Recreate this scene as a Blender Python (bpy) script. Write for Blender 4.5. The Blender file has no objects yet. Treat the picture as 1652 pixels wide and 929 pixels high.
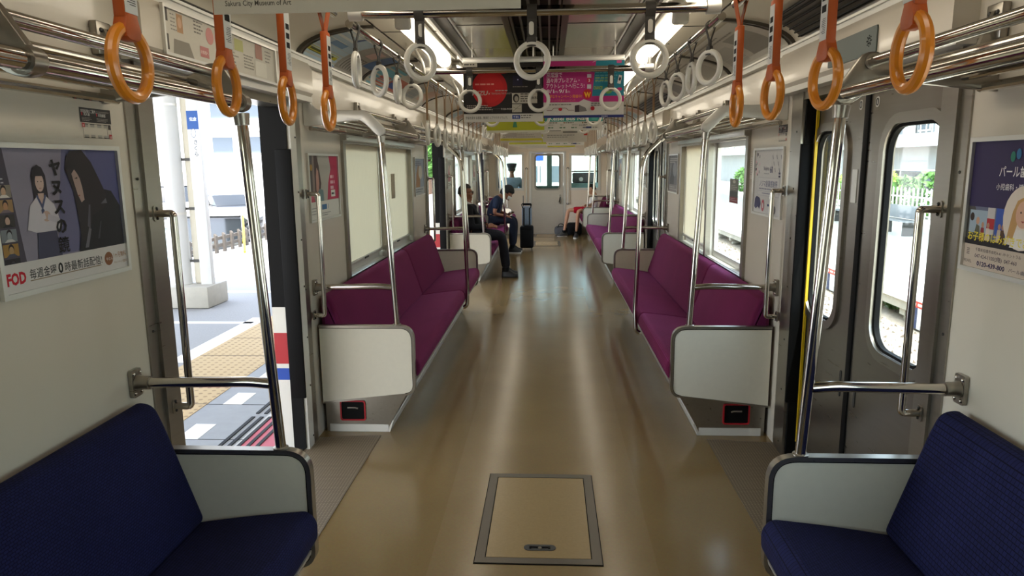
import bpy, bmesh, math, random
from mathutils import Vector, Matrix
random.seed(7)
S = bpy.context.scene
COL = S.collection
PI = math.pi

# ------------------------------------------------------------------ camera
CAM_LOC = (0.0437, 0.0, 1.5383); YAW, PITCH, ROLL, FPX = 0.0544, -0.1764, -0.0092, 1127.53
cd = bpy.data.cameras.new('camera'); cam = bpy.data.objects.new('camera', cd); COL.objects.link(cam)
cd.sensor_fit = 'HORIZONTAL'; cd.sensor_width = 36.0; cd.lens = FPX / 1652 * 36.0; cd.clip_start = 0.02; cd.clip_end = 500
_f = Vector((-math.sin(YAW) * math.cos(PITCH), math.cos(YAW) * math.cos(PITCH), math.sin(PITCH)))
_r = Vector((math.cos(YAW), math.sin(YAW), 0)); _u = _r.cross(_f)
_R = math.cos(ROLL) * _r + math.sin(ROLL) * _u; _U = math.cos(ROLL) * _u - math.sin(ROLL) * _r
cam.matrix_world = Matrix(((_R.x, _U.x, -_f.x, CAM_LOC[0]), (_R.y, _U.y, -_f.y, CAM_LOC[1]), (_R.z, _U.z, -_f.z, CAM_LOC[2]), (0, 0, 0, 1)))
S.camera = cam

# ------------------------------------------------------------------ sky, sun, exposure
W = bpy.data.worlds.new('sky'); S.world = W; W.use_nodes = True
nt = W.node_tree; nt.nodes.clear()
wo = nt.nodes.new('ShaderNodeOutputWorld'); bg = nt.nodes.new('ShaderNodeBackground'); sk = nt.nodes.new('ShaderNodeTexSky')
sk.sky_type = 'NISHITA'; sk.sun_disc = False; sk.sun_elevation = math.radians(58); sk.sun_rotation = math.radians(200); sk.air_density = 1.0; sk.dust_density = 2.5; sk.ozone_density = 1.0
bg.inputs[1].default_value = 1.7
hz = nt.nodes.new('ShaderNodeMix'); hz.data_type = 'RGBA'; hz.inputs[0].default_value = 0.55; hz.inputs[7].default_value = (1.9, 1.85, 1.75, 1)
nt.links.new(sk.outputs[0], hz.inputs[6]); nt.links.new(hz.outputs[2], bg.inputs[0]); nt.links.new(bg.outputs[0], wo.inputs[0])
sl = bpy.data.lights.new('sun', 'SUN'); sl.energy = 11.0; sl.angle = math.radians(0.6); sl.color = (1.0, 0.96, 0.9)
sun = bpy.data.objects.new('sun', sl); COL.objects.link(sun)
sun.rotation_euler = Vector((-0.12, 0.42, -0.9)).to_track_quat('-Z', 'Y').to_euler()
LAMP_STRENGTH = 3.9
vs = S.view_settings; S.display_settings.display_device = 'sRGB'
vs.view_transform = 'Standard'; vs.look = 'None'; vs.exposure = 0.4; vs.gamma = 1.0; vs.use_curve_mapping = False
S.cycles.max_bounces = 8; S.cycles.diffuse_bounces = 4; S.cycles.glossy_bounces = 4; S.cycles.transparent_max_bounces = 12; S.cycles.transmission_bounces = 6
S.cycles.caustics_reflective = False; S.cycles.caustics_refractive = False; S.cycles.sample_clamp_indirect = 6.0

# ------------------------------------------------------------------ materials
def lin(h):
    h = h.lstrip('#'); out = []
    for i in (0, 2, 4):
        c = int(h[i:i + 2], 16) / 255
        out.append(c / 12.92 if c <= 0.04045 else ((c + 0.055) / 1.055) ** 2.4)
    return out + [1.0]
_M = {}
def _new(name):
    m = bpy.data.materials.new(name); m.use_nodes = True
    return m, m.node_tree, m.node_tree.nodes['Principled BSDF']
def mat(name, hexc, rough=0.5, metal=0.0, noise=0.0, scale=8.0, bump=0.0, stretch=None, coat=0.0, spec=0.5, rvar=0.0):
    """principled colour with object-space noise in colour, roughness and bump"""
    if name in _M: return _M[name]
    m, t, b = _new(name); c = lin(hexc)
    b.inputs['Base Color'].default_value = c; b.inputs['Roughness'].default_value = rough; b.inputs['Metallic'].default_value = metal
    b.inputs['Coat Weight'].default_value = coat; b.inputs['Coat Roughness'].default_value = 0.06; b.inputs['Specular IOR Level'].default_value = spec
    tc = t.nodes.new('ShaderNodeTexCoord'); mp = t.nodes.new('ShaderNodeMapping'); nz = t.nodes.new('ShaderNodeTexNoise')
    mp.inputs['Scale'].default_value = stretch or (1, 1, 1); nz.inputs['Scale'].default_value = scale; nz.inputs['Detail'].default_value = 4
    t.links.new(tc.outputs['Object'], mp.inputs[0]); t.links.new(mp.outputs[0], nz.inputs['Vector'])
    if noise:
        mx = t.nodes.new('ShaderNodeMix'); mx.data_type = 'RGBA'
        mx.inputs[6].default_value = [x * (1 - noise) for x in c[:3]] + [1]; mx.inputs[7].default_value = [min(1, x * (1 + noise)) for x in c[:3]] + [1]
        t.links.new(nz.outputs['Fac'], mx.inputs[0]); t.links.new(mx.outputs[2], b.inputs['Base Color'])
    if rvar:
        mr = t.nodes.new('ShaderNodeMapRange'); mr.inputs[3].default_value = max(0.02, rough - rvar); mr.inputs[4].default_value = rough + rvar
        t.links.new(nz.outputs['Fac'], mr.inputs[0]); t.links.new(mr.outputs[0], b.inputs['Roughness'])
    if bump:
        bp = t.nodes.new('ShaderNodeBump'); bp.inputs['Strength'].default_value = bump; bp.inputs['Distance'].default_value = 0.01
        t.links.new(nz.outputs['Fac'], bp.inputs['Height']); t.links.new(bp.outputs[0], b.inputs['Normal'])
    _M[name] = m; return m
def ink(hexc):
    return mat('ink_' + hexc.lstrip('#'), hexc, 0.5, noise=0.03, scale=60, spec=0.35)
def emit(name, hexc, strength):
    if name in _M: return _M[name]
    m, t, b = _new(name); b.inputs['Emission Color'].default_value = lin(hexc); b.inputs['Emission Strength'].default_value = strength
    b.inputs['Base Color'].default_value = lin(hexc); _M[name] = m; return m
def glass(name, hexc, k=0.5):
    """thin pane: clear, with a mirror share that grows towards grazing views alike on both faces"""
    if name in _M: return _M[name]
    m, t, b = _new(name); t.nodes.remove(b); out = t.nodes['Material Output']; N = t.nodes.new; L = t.links.new
    tr = N('ShaderNodeBsdfTransparent'); gl = N('ShaderNodeBsdfGlossy'); mx = N('ShaderNodeMixShader'); lw = N('ShaderNodeLayerWeight'); pw = N('ShaderNodeMath'); ma = N('ShaderNodeMath')
    tr.inputs[0].default_value = lin(hexc); gl.inputs['Roughness'].default_value = 0.02
    pw.operation = 'POWER'; pw.inputs[1].default_value = 5.0; ma.operation = 'MULTIPLY_ADD'; ma.inputs[1].default_value = 0.96 * k; ma.inputs[2].default_value = 0.04
    L(lw.outputs['Facing'], pw.inputs[0]); L(pw.outputs[0], ma.inputs[0]); L(ma.outputs[0], mx.inputs[0]); L(tr.outputs[0], mx.inputs[1]); L(gl.outputs[0], mx.inputs[2]); L(mx.outputs[0], out.inputs[0])
    _M[name] = m; return m
def weave(name, c1, c2, sx, rough=0.9, thr=0.5, plush=0.0):
    """moquette: small woven dashes, brick-like grid in object space"""
    if name in _M: return _M[name]
    m, t, b = _new(name); b.inputs['Roughness'].default_value = rough; b.inputs['Specular IOR Level'].default_value = 0.2
    b.inputs['Sheen Weight'].default_value = plush; b.inputs['Sheen Tint'].default_value = [min(1, x * 3.2 + .1) for x in lin(c2)[:3]] + [1]; b.inputs['Sheen Roughness'].default_value = 0.4
    tc = t.nodes.new('ShaderNodeTexCoord'); sp = t.nodes.new('ShaderNodeSeparateXYZ'); cb = t.nodes.new('ShaderNodeCombineXYZ'); ad = t.nodes.new('ShaderNodeMath'); ad.operation = 'SUBTRACT'
    t.links.new(tc.outputs['Object'], sp.inputs[0]); t.links.new(sp.outputs[0], ad.inputs[0]); t.links.new(sp.outputs[2], ad.inputs[1])
    t.links.new(sp.outputs[1], cb.inputs[0]); t.links.new(ad.outputs[0], cb.inputs[1])
    br = t.nodes.new('ShaderNodeTexBrick'); br.inputs['Scale'].default_value = sx; br.inputs['Mortar Size'].default_value = 0.035; br.inputs['Brick Width'].default_value = 0.6; br.inputs['Row Height'].default_value = 0.4
    br.inputs['Color1'].default_value = lin(c1); br.inputs['Color2'].default_value = [x * 0.8 for x in lin(c1)[:3]] + [1]; br.inputs['Mortar'].default_value = lin(c2)
    t.links.new(cb.outputs[0], br.inputs['Vector'])
    nz = t.nodes.new('ShaderNodeTexNoise'); nz.inputs['Scale'].default_value = 5; t.links.new(tc.outputs['Object'], nz.inputs['Vector'])
    mx = t.nodes.new('ShaderNodeMix'); mx.data_type = 'RGBA'; mx.blend_type = 'MULTIPLY'; mx.inputs[0].default_value = 0.35
    t.links.new(br.outputs['Color'], mx.inputs[6]); t.links.new(nz.outputs['Fac'], mx.inputs[7]); t.links.new(mx.outputs[2], b.inputs['Base Color'])
    bp = t.nodes.new('ShaderNodeBump'); bp.inputs['Strength'].default_value = 0.25; bp.inputs['Distance'].default_value = 0.002
    t.links.new(br.outputs['Fac'], bp.inputs['Height']); t.links.new(bp.outputs[0], b.inputs['Normal'])
    _M[name] = m; return m
def floor_mat():
    """worn beige vinyl: a paler matt strip along the middle, glossier sides"""
    m, t, b = _new('vinyl_floor'); N = t.nodes.new; L = t.links.new
    tc = N('ShaderNodeTexCoord'); sp = N('ShaderNodeSeparateXYZ'); L(tc.outputs['Object'], sp.inputs[0])
    sh = N('ShaderNodeMath'); sh.operation = 'SUBTRACT'; sh.inputs[1].default_value = 0.018; L(sp.outputs[0], sh.inputs[0])
    ab = N('ShaderNodeMath'); ab.operation = 'ABSOLUTE'; L(sh.outputs[0], ab.inputs[0])
    gt = N('ShaderNodeMath'); gt.operation = 'GREATER_THAN'; gt.inputs[1].default_value = 0.443; L(ab.outputs[0], gt.inputs[0])
    nz = N('ShaderNodeTexNoise'); nz.inputs['Scale'].default_value = 90; nz.inputs['Detail'].default_value = 3; L(tc.outputs['Object'], nz.inputs['Vector'])
    n2 = N('ShaderNodeTexNoise'); n2.inputs['Scale'].default_value = 2.5; n2.inputs['Detail'].default_value = 5; L(tc.outputs['Object'], n2.inputs['Vector'])
    mx = N('ShaderNodeMix'); mx.data_type = 'RGBA'; mx.inputs[6].default_value = lin('#9a8159'); mx.inputs[7].default_value = lin('#957c52'); L(gt.outputs[0], mx.inputs[0])
    m2 = N('ShaderNodeMix'); m2.data_type = 'RGBA'; m2.blend_type = 'MULTIPLY'; m2.inputs[0].default_value = 0.22; L(mx.outputs[2], m2.inputs[6]); L(nz.outputs['Color'], m2.inputs[7])
    m3 = N('ShaderNodeMix'); m3.data_type = 'RGBA'; m3.blend_type = 'MULTIPLY'; m3.inputs[0].default_value = 0.25; L(m2.outputs[2], m3.inputs[6]); L(n2.outputs['Fac'], m3.inputs[7])
    L(m3.outputs[2], b.inputs['Base Color'])
    r1 = N('ShaderNodeMapRange'); r1.inputs[3].default_value = 0.18; r1.inputs[4].default_value = 0.14; L(gt.outputs[0], r1.inputs[0])
    r2 = N('ShaderNodeMath'); r2.operation = 'MULTIPLY_ADD'; r2.inputs[1].default_value = 0.04; L(n2.outputs['Fac'], r2.inputs[0]); L(r1.outputs[0], r2.inputs[2])
    L(r2.outputs[0], b.inputs['Roughness'])
    return m
def grid_mat(name, base, dot, scale, rough=0.7, lo=0.25):
    """dots in a square lattice (tactile paving, studded rubber, perforations)"""
    if name in _M: return _M[name]
    m, t, b = _new(name); N = t.nodes.new; L = t.links.new; b.inputs['Roughness'].default_value = rough
    tc = N('ShaderNodeTexCoord'); vm = N('ShaderNodeVectorMath'); vm.operation = 'SCALE'; vm.inputs['Scale'].default_value = scale; L(tc.outputs['Object'], vm.inputs[0])
    fr = N('ShaderNodeVectorMath'); fr.operation = 'FRACTION'; L(vm.outputs[0], fr.inputs[0])
    sb = N('ShaderNodeVectorMath'); sb.operation = 'SUBTRACT'; sb.inputs[1].default_value = (0.5, 0.5, 0.5); L(fr.outputs[0], sb.inputs[0])
    ml = N('ShaderNodeVectorMath'); ml.operation = 'MULTIPLY'; ml.inputs[1].default_value = (1, 1, 0); L(sb.outputs[0], ml.inputs[0])
    ln = N('ShaderNodeVectorMath'); ln.operation = 'LENGTH'; L(ml.outputs[0], ln.inputs[0])
    lt = N('ShaderNodeMath'); lt.operation = 'LESS_THAN'; lt.inputs[1].default_value = lo; L(ln.outputs['Value'], lt.inputs[0])
    mx = N('ShaderNodeMix'); mx.data_type = 'RGBA'; mx.inputs[6].default_value = lin(base); mx.inputs[7].default_value = lin(dot); L(lt.outputs[0], mx.inputs[0]); L(mx.outputs[2], b.inputs['Base Color'])
    bp = N('ShaderNodeBump'); bp.inputs['Strength'].default_value = 0.5; bp.inputs['Distance'].default_value = 0.004; L(lt.outputs[0], bp.inputs['Height']); L(bp.outputs[0], b.inputs['Normal'])
    _M[name] = m; return m
def blind_mat():
    m, t, b = _new('blind_cloth'); t.nodes.remove(b); out = t.nodes['Material Output']; N = t.nodes.new; L = t.links.new
    d = N('ShaderNodeBsdfDiffuse'); tr = N('ShaderNodeBsdfTranslucent'); gl = N('ShaderNodeBsdfGlossy'); mx = N('ShaderNodeMixShader'); m2 = N('ShaderNodeMixShader')
    tc = N('ShaderNodeTexCoord'); mp = N('ShaderNodeMapping'); mp.inputs['Scale'].default_value = (60, 60, 3); nz = N('ShaderNodeTexNoise'); nz.inputs['Scale'].default_value = 3
    L(tc.outputs['Object'], mp.inputs[0]); L(mp.outputs[0], nz.inputs['Vector'])
    cr = N('ShaderNodeMix'); cr.data_type = 'RGBA'; cr.inputs[6].default_value = lin('#dccdb0'); cr.inputs[7].default_value = lin('#eadcc2'); L(nz.outputs['Fac'], cr.inputs[0])
    L(cr.outputs[2], d.inputs[0]); L(cr.outputs[2], tr.inputs[0]); mx.inputs[0].default_value = 0.42; L(d.outputs[0], mx.inputs[1]); L(tr.outputs[0], mx.inputs[2])
    gl.inputs['Roughness'].default_value = 0.35; m2.inputs[0].default_value = 0.05; L(mx.outputs[0], m2.inputs[1]); L(gl.outputs[0], m2.inputs[2]); L(m2.outputs[0], out.inputs[0])
    return m

M = dict(
    cream=mat('cream_laminate', '#d6cdbd', 0.26, noise=0.03, scale=3, coat=0.2),
    cove=mat('cream_cove', '#d0c7b4', 0.24, noise=0.03, scale=3, coat=0.2),
    endwall_lit=mat('end_wall_lit_laminate', '#eee2d0', 0.30, noise=0.02, scale=3, coat=0.15),  # paler than the cream walls: brighter light at the cab end put into the colour
    panel=mat('cream_panel', '#dcd6c4', 0.42, noise=0.04, scale=40),
    panel_grey=mat('grey_white_panel', '#c9cac6', 0.45, noise=0.05, scale=120),
    ceil=mat('ceiling_laminate', '#bdb8a8', 0.13, 0.35, noise=0.03, scale=2),
    steel=mat('brushed_steel', '#a29d94', 0.30, 0.95, noise=0.08, scale=6, stretch=(1, 1, 14), rvar=0.06),
    steel_h=mat('brushed_steel_lengthwise', '#a8a399', 0.30, 0.95, noise=0.08, scale=6, stretch=(14, 1, 14), rvar=0.06),
    door=mat('door_steel', '#8f8980', 0.30, 0.9, noise=0.12, scale=5, stretch=(1, 1, 10), rvar=0.07),
    chrome=mat('polished_steel', '#cbc6be', 0.10, 1.0, rvar=0.03, scale=3),
    alu=mat('aluminium', '#d8d6d0', 0.38, 0.6, noise=0.03, scale=20),
    alu_w=mat('pale_aluminium', '#dedcd4', 0.42, 0.05, noise=0.03, scale=20),
    dark=mat('black_rubber', '#0c0c0d', 0.6, noise=0.2, scale=9, spec=0.15),
    darkgrey=mat('dark_grey_paint', '#3a3937', 0.5, noise=0.1, scale=9),
    bronze=mat('dark_duct', '#4b463e', 0.4, 0.3, noise=0.1, scale=9),
    floor=floor_mat(),
    tread=grid_mat('studded_tread', '#6e604c', '#8d7c62', 70, 0.6, 0.3),
    glass=glass('window_glass', '#e9f0ee'),
    glass_t=glass('tinted_glass', '#e2eae8'),
    orange=mat('orange_plastic', '#dd8620', 0.28, noise=0.05, scale=12, coat=0.3),
    orange_d=mat('orange_band', '#bb5517', 0.5, noise=0.06, scale=60),
    white=mat('white_plastic', '#d9d5ca', 0.32, noise=0.04, scale=12, coat=0.2),
    belt=mat('dark_grey_belt', '#3d3a36', 0.55, noise=0.1, scale=70),
    tan=mat('tan_belt', '#8c673c', 0.6, noise=0.12, scale=70),
    label=mat('white_label', '#dcd9d2', 0.5, noise=0.03, scale=50),
    blue=weave('blue_moquette', '#222654', '#0c0b22', 44, plush=0.02),
    purple=weave('purple_moquette', '#701f42', '#84306a', 150, plush=0.3),
    blind=blind_mat(),
    red=mat('red_paint', '#b01f2a', 0.4, noise=0.04), blue_p=mat('blue_paint', '#1c49a8', 0.4, noise=0.04), yellow=mat('yellow_strip', '#d0ad18', 0.5, noise=0.06, scale=30),
    lamp=emit('fluorescent_tube', '#fff3dd', LAMP_STRENGTH),
)

# ------------------------------------------------------------------ mesh builder
ORG = {}
class MB:
    def __init__(s): s.v = []; s.f = []; s.m = []; s.mats = []
    def mi(s, m):
        if m not in s.mats: s.mats.append(m)
        return s.mats.index(m)
    def raw(s, vs_, fs, m):
        k = len(s.v); i = s.mi(m); s.v += [tuple(v) for v in vs_]
        for f in fs: s.f.append(tuple(k + a for a in f)); s.m.append(i)
        return s
    def bmesh(s, bm, m):
        bm.verts.ensure_lookup_table(); bm.verts.index_update()
        s.raw([v.co[:] for v in bm.verts], [[v.index for v in f.verts] for f in bm.faces], m); bm.free(); return s
    def box(s, x0, x1, y0, y1, z0, z1, m, r=0.0, seg=2):
        x0, x1 = min(x0, x1), max(x0, x1); y0, y1 = min(y0, y1), max(y0, y1); z0, z1 = min(z0, z1), max(z0, z1)
        if r > 0:
            bm = bmesh.new(); bmesh.ops.create_cube(bm, size=1)
            for v in bm.verts: v.co = ((x0 + x1) / 2 + v.co.x * (x1 - x0), (y0 + y1) / 2 + v.co.y * (y1 - y0), (z0 + z1) / 2 + v.co.z * (z1 - z0))
            bmesh.ops.bevel(bm, geom=list(bm.edges), offset=r, segments=seg, affect='EDGES', profile=0.5)
            return s.bmesh(bm, m)
        V = [(x, y, z) for x in (x0, x1) for y in (y0, y1) for z in (z0, z1)]
        return s.raw(V, [(0, 1, 3, 2), (4, 6, 7, 5), (0, 4, 5, 1), (2, 3, 7, 6), (0, 2, 6, 4), (1, 5, 7, 3)], m)
    def prism(s, poly, ax, a, b, m, r=0.0, seg=2):
        n = len(poly); P = lambda p, d: {'x': (d, p[0], p[1]), 'y': (p[0], d, p[1]), 'z': (p[0], p[1], d)}[ax]
        V = [P(p, a) for p in poly] + [P(p, b) for p in poly]
        F = [tuple(range(n)), tuple(range(2 * n - 1, n - 1, -1))] + [(i, (i + 1) % n, n + (i + 1) % n, n + i) for i in range(n)]
        if r > 0:
            bm = bmesh.new(); bv = [bm.verts.new(v) for v in V]
            for f in F: bm.faces.new([bv[i] for i in f])
            bmesh.ops.recalc_face_normals(bm, faces=bm.faces)
            k = 'xyz'.index(ax); caps = [e for e in bm.edges if all(abs(v.co[k] - a) < 1e-6 for v in e.verts) or all(abs(v.co[k] - b) < 1e-6 for v in e.verts)]
            bmesh.ops.bevel(bm, geom=caps, offset=r, segments=seg, affect='EDGES', profile=0.5)
            return s.bmesh(bm, m)
        return s.raw(V, F, m)
    def plate(s, outer, holes, ax, a, b, m):
        P = lambda p, d: {'x': (d, p[0], p[1]), 'y': (p[0], d, p[1]), 'z': (p[0], p[1], d)}[ax]
        bm = bmesh.new(); loops = []
        for lp in [outer] + holes:
            vv = [bm.verts.new(P(p, a)) for p in lp]; loops.append(vv)
            for i in range(len(vv)): bm.edges.new((vv[i], vv[(i + 1) % len(vv)]))
        bmesh.ops.triangle_fill(bm, use_beauty=True, use_dissolve=False, edges=list(bm.edges))
        ext = bmesh.ops.extrude_face_region(bm, geom=list(bm.faces))
        d = Vector(P((0, 0), b)) - Vector(P((0, 0), a))
        for g in ext['geom']:
            if isinstance(g, bmesh.types.BMVert): g.co += d
        bmesh.ops.recalc_face_normals(bm, faces=bm.faces)
        return s.bmesh(bm, m)
    def tube(s, pts, r, m, n=10, closed=False, cap=True):
        pts = [Vector(p) for p in pts]; k = len(pts); rs = r if isinstance(r, (list, tuple)) else [r] * k
        tan = []
        for i in range(k):
            a = pts[(i - 1) % k] if (closed or i > 0) else pts[i]; b = pts[(i + 1) % k] if (closed or i < k - 1) else pts[i]
            tan.append((b - a).normalized())
        up = Vector((0, 0, 1)) if abs(tan[0].z) < 0.9 else Vector((1, 0, 0))
        nr = (up - tan[0] * up.dot(tan[0])).normalized(); V = []
        for i in range(k):
            nr = (nr - tan[i] * nr.dot(tan[i])).normalized(); bn = tan[i].cross(nr)
            for j in range(n):
                a = 2 * PI * j / n; V.append(pts[i] + (nr * math.cos(a) + bn * math.sin(a)) * rs[i])
        F = []
        for i in range(k if closed else k - 1):
            for j in range(n):
                F.append((i * n + j, i * n + (j + 1) % n, ((i + 1) % k) * n + (j + 1) % n, ((i + 1) % k) * n + j))
        if cap and not closed: F += [tuple(range(n - 1, -1, -1)), tuple((k - 1) * n + j for j in range(n))]
        return s.raw(V, F, m)
    def lathe(s, prof, c, ax, m, n=16):
        V = []; F = []; k = len(prof)
        for r, h in prof:
            for j in range(n):
                a = 2 * PI * j / n; p, q = r * math.cos(a), r * math.sin(a)
                V.append({'z': (c[0] + p, c[1] + q, c[2] + h), 'x': (c[0] + h, c[1] + p, c[2] + q), 'y': (c[0] + p, c[1] + h, c[2] + q)}[ax])
        for i in range(k - 1):
            for j in range(n): F.append((i * n + j, i * n + (j + 1) % n, (i + 1) * n + (j + 1) % n, (i + 1) * n + j))
        F += [tuple(range(n - 1, -1, -1)), tuple((k - 1) * n + j for j in range(n))]
        return s.raw(V, F, m)
    def ell(s, c, r, m, n=12):
        bm = bmesh.new(); bmesh.ops.create_uvsphere(bm, u_segments=n, v_segments=max(6, n * 2 // 3), radius=1)
        for v in bm.verts: v.co = (c[0] + v.co.x * r[0], c[1] + v.co.y * r[1], c[2] + v.co.z * r[2])
        return s.bmesh(bm, m)
    def build(s, name, parent=None, smooth=35, loc=None):
        o = ORG.get(parent.name, Vector()) if parent else Vector(loc or (0, 0, 0))
        me = bpy.data.meshes.new(name); me.from_pydata([tuple(Vector(v) - o) for v in s.v], [], s.f)
        for x in s.mats: me.materials.append(x)
        me.polygons.foreach_set('material_index', s.m); me.update()
        bm = bmesh.new(); bm.from_mesh(me); bmesh.ops.recalc_face_normals(bm, faces=bm.faces); bm.to_mesh(me); bm.free()
        if smooth: me.shade_smooth(); me.set_sharp_from_angle(angle=math.radians(smooth))
        ob = bpy.data.objects.new(name, me); COL.objects.link(ob); ORG[ob.name] = o
        if parent: ob.parent = parent
        else: ob.location = o
        return ob
def tag(o, label, cat, group=None, kind=None):
    o['label'] = label; o['category'] = cat
    if group: o['group'] = group
    if kind: o['kind'] = kind
    return o
def thing(name, loc, label, cat, group=None):
    e = bpy.data.objects.new(name, None); COL.objects.link(e); e.location = loc; e.empty_display_size = 0.1; ORG[e.name] = Vector(loc)
    return tag(e, label, cat, group)
def struct(mb, name, label=None, cat=None, smooth=35):
    o = mb.build(name, None, smooth); o['kind'] = 'structure'
    if label: o['label'] = label; o['category'] = cat
    return o
def copy_tree(o, parent=None):
    c = o.copy(); COL.objects.link(c)
    if parent: c.parent = parent
    for ch in list(o.children): copy_tree(ch, c)
    return c
def rrect(x0, x1, y0, y1, r, n=6):
    if isinstance(r, (int, float)): r = (r,) * 4
    P = []
    for (cx, cy, a0, q) in ((x1 - r[0], y1 - r[0], 0, r[0]), (x0 + r[1], y1 - r[1], 90, r[1]), (x0 + r[2], y0 + r[2], 180, r[2]), (x1 - r[3], y0 + r[3], 270, r[3])):
        if q < 1e-5: P.append((cx, cy)); continue
        for i in range(n + 1):
            a = math.radians(a0 + 90 * i / n); P.append((cx + q * math.cos(a), cy + q * math.sin(a)))
    return P
def round_poly(poly, rs, n=5):
    out = []; k = len(poly)
    for i, p in enumerate(poly):
        r = rs[i] if isinstance(rs, (list, tuple)) else rs
        if r <= 0: out.append(p); continue
        a, b, c = Vector(poly[i - 1]), Vector(p), Vector(poly[(i + 1) % k]); q = min(r, (a - b).length * .49, (c - b).length * .49)
        p0 = b + (a - b).normalized() * q; p2 = b + (c - b).normalized() * q
        for j in range(n + 1):
            t = j / n; w = p0 * (1 - t) ** 2 + b * 2 * t * (1 - t) + p2 * t * t; out.append((w.x, w.y))
    return out
def fillet(pts, r, n=6):
    pts = [Vector(p) for p in pts]; out = [pts[0]]
    for i in range(1, len(pts) - 1):
        a, b, c = pts[i - 1], pts[i], pts[i + 1]; d1 = (a - b); d2 = (c - b); q = min(r, d1.length * 0.49, d2.length * 0.49)
        p0 = b + d1.normalized() * q; p2 = b + d2.normalized() * q
        for k in range(n + 1):
            t = k / n; out.append(p0 * (1 - t) ** 2 + b * 2 * t * (1 - t) + p2 * t * t)
    out.append(pts[-1]); return out

# ------------------------------------------------------------------ lettering and printed sheets
_T = {}
def text_mesh(body, bold=0.0):
    k = (body, bold)
    if k in _T: return _T[k]
    c = bpy.data.curves.new('lettering', 'FONT'); c.body = body; c.resolution_u = 2; c.offset = bold; c.fill_mode = 'FRONT'
    o = bpy.data.objects.new('lettering', c); COL.objects.link(o); dg = bpy.context.evaluated_depsgraph_get(); dg.update()
    me = bpy.data.meshes.new_from_object(o.evaluated_get(dg))
    V = [tuple(v.co) for v in me.vertices]; F = [tuple(p.vertices) for p in me.polygons]
    bpy.data.meshes.remove(me); bpy.data.objects.remove(o); bpy.data.curves.remove(c)
    _T[k] = (V, F); return V, F
class Print:
    """a printed sheet: flat shapes and lettering in (u, v) metres, mapped to space by fn(u, v, lift)"""
    def __init__(s, fn, step=0.00005): s.mb = MB(); s.fn = fn; s.k = 0; s.step = step; s.curve = False
    def _up(s): s.k += 1; return s.k * s.step
    def poly(s, pts, col):
        d = s._up(); s.mb.raw([s.fn(u, v, d) for u, v in pts], [tuple(range(len(pts)))], ink(col)); return s
    def rect(s, u0, v0, u1, v1, col):
        d = s._up(); n = 8 if s.curve else 1
        for i in range(n):
            a, b = v0 + (v1 - v0) * i / n, v0 + (v1 - v0) * (i + 1) / n
            s.mb.raw([s.fn(u, v, d) for u, v in ((u0, a), (u1, a), (u1, b), (u0, b))], [(0, 1, 2, 3)], ink(col))
        return s
    def oval(s, u, v, a, b, col, n=24):
        return s.poly([(u + a * math.cos(2 * PI * i / n), v + b * math.sin(2 * PI * i / n)) for i in range(n)], col)
    def line(s, pts, w, col):
        for (a, b), (c, e) in zip(pts, pts[1:]):
            L = math.hypot(c - a, e - b) or 1; nx, ny = -(e - b) / L * w / 2, (c - a) / L * w / 2
            s.poly([(a + nx, b + ny), (c + nx, e + ny), (c - nx, e - ny), (a - nx, b - ny)], col)
        return s
    def text(s, body, u, v, size, col, width=None, bold=0.0, vertical=False, slant=0.0):
        d = s._up()
        if vertical:
            for i, ch in enumerate(body): s.k -= 1; s.text(ch, u, v - i * size * 1.12, size, col, bold=bold)
            s.k += 1; return s
        if any('\u3400' <= ch <= '\u9fff' for ch in body): bold = min(bold, .008)
        V, F = text_mesh(body, bold)
        if not V: return s
        x0 = min(p[0] for p in V); x1 = max(p[0] for p in V); sx = size if width is None else width / max(1e-6, x1 - x0)
        s.mb.raw([s.fn(u + (p[0] - x0) * sx + slant * p[1] * size, v + p[1] * size, d) for p in V], F, ink(col)); return s
    def fine(s, u, v, w, n, gap, h, col, seed=1):
        """rows of print too small to read: short bars of uneven length"""
        rnd = random.Random(seed)
        for i in range(n):
            x = u; y = v - i * gap; end = u + w * rnd.uniform(0.6, 1)
            while x < end:
                q = rnd.uniform(1.2, 4) * h; s.k -= (x != u); s.rect(x, y, min(x + q, end), y + h, col); x += q + h * 0.7
        return s
    def build(s, name, parent): return s.mb.build(name, parent, smooth=0)

# ================================================================== the car body
HW = 1.28                     # half width between the wall linings
Y1, Y2, PER = 2.0855, 3.7907, 5.28
YB, YE = -1.6, 15.44
DOORS = [(Y1 + PER * k, Y2 + PER * k) for k in range(3)]
WINS = [(4.50 + PER * k, 6.66 + PER * k) for k in (-1, 0, 1)]
SIDE = {-1: 'platform side', 1: 'track side'}
ORD = ['first', 'second', 'third', 'fourth', 'fifth', 'sixth', 'seventh', 'eighth', 'ninth', 'tenth', 'eleventh', 'twelfth', 'thirteenth', 'fourteenth', 'fifteenth', 'sixteenth', 'seventeenth', 'eighteenth', 'nineteenth', 'twentieth']

struct(MB().box(-1.36, 1.36, YB - .05, YE + 2.1, -0.06, 0.0, M['floor']), 'floor')
# studded rubber treads inside each doorway
tr = MB()
n_t = 0
for s in (-1, 1):
    for a, b in DOORS:
        n_t += 1
        tm = MB(); x0, x1 = s * 0.925, s * 1.30
        tm.prism([(x0, a + .26), (x1, a + .10), (x1, b - .06), (x0, b - .02)] if s > 0 else [(x1, a + .10), (x0, a + .26), (x0, b - .02), (x1, b - .06)], 'z', 0.0005, 0.003, M['tread'])
        struct(tm, 'floor_tread_%d' % n_t)
        sill = MB(); sill.box(s * 1.30, s * 1.42, a + .2, b - .2, -0.004, 0.006, M['steel'])
        struct(sill, 'door_sill_%d' % n_t)

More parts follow.
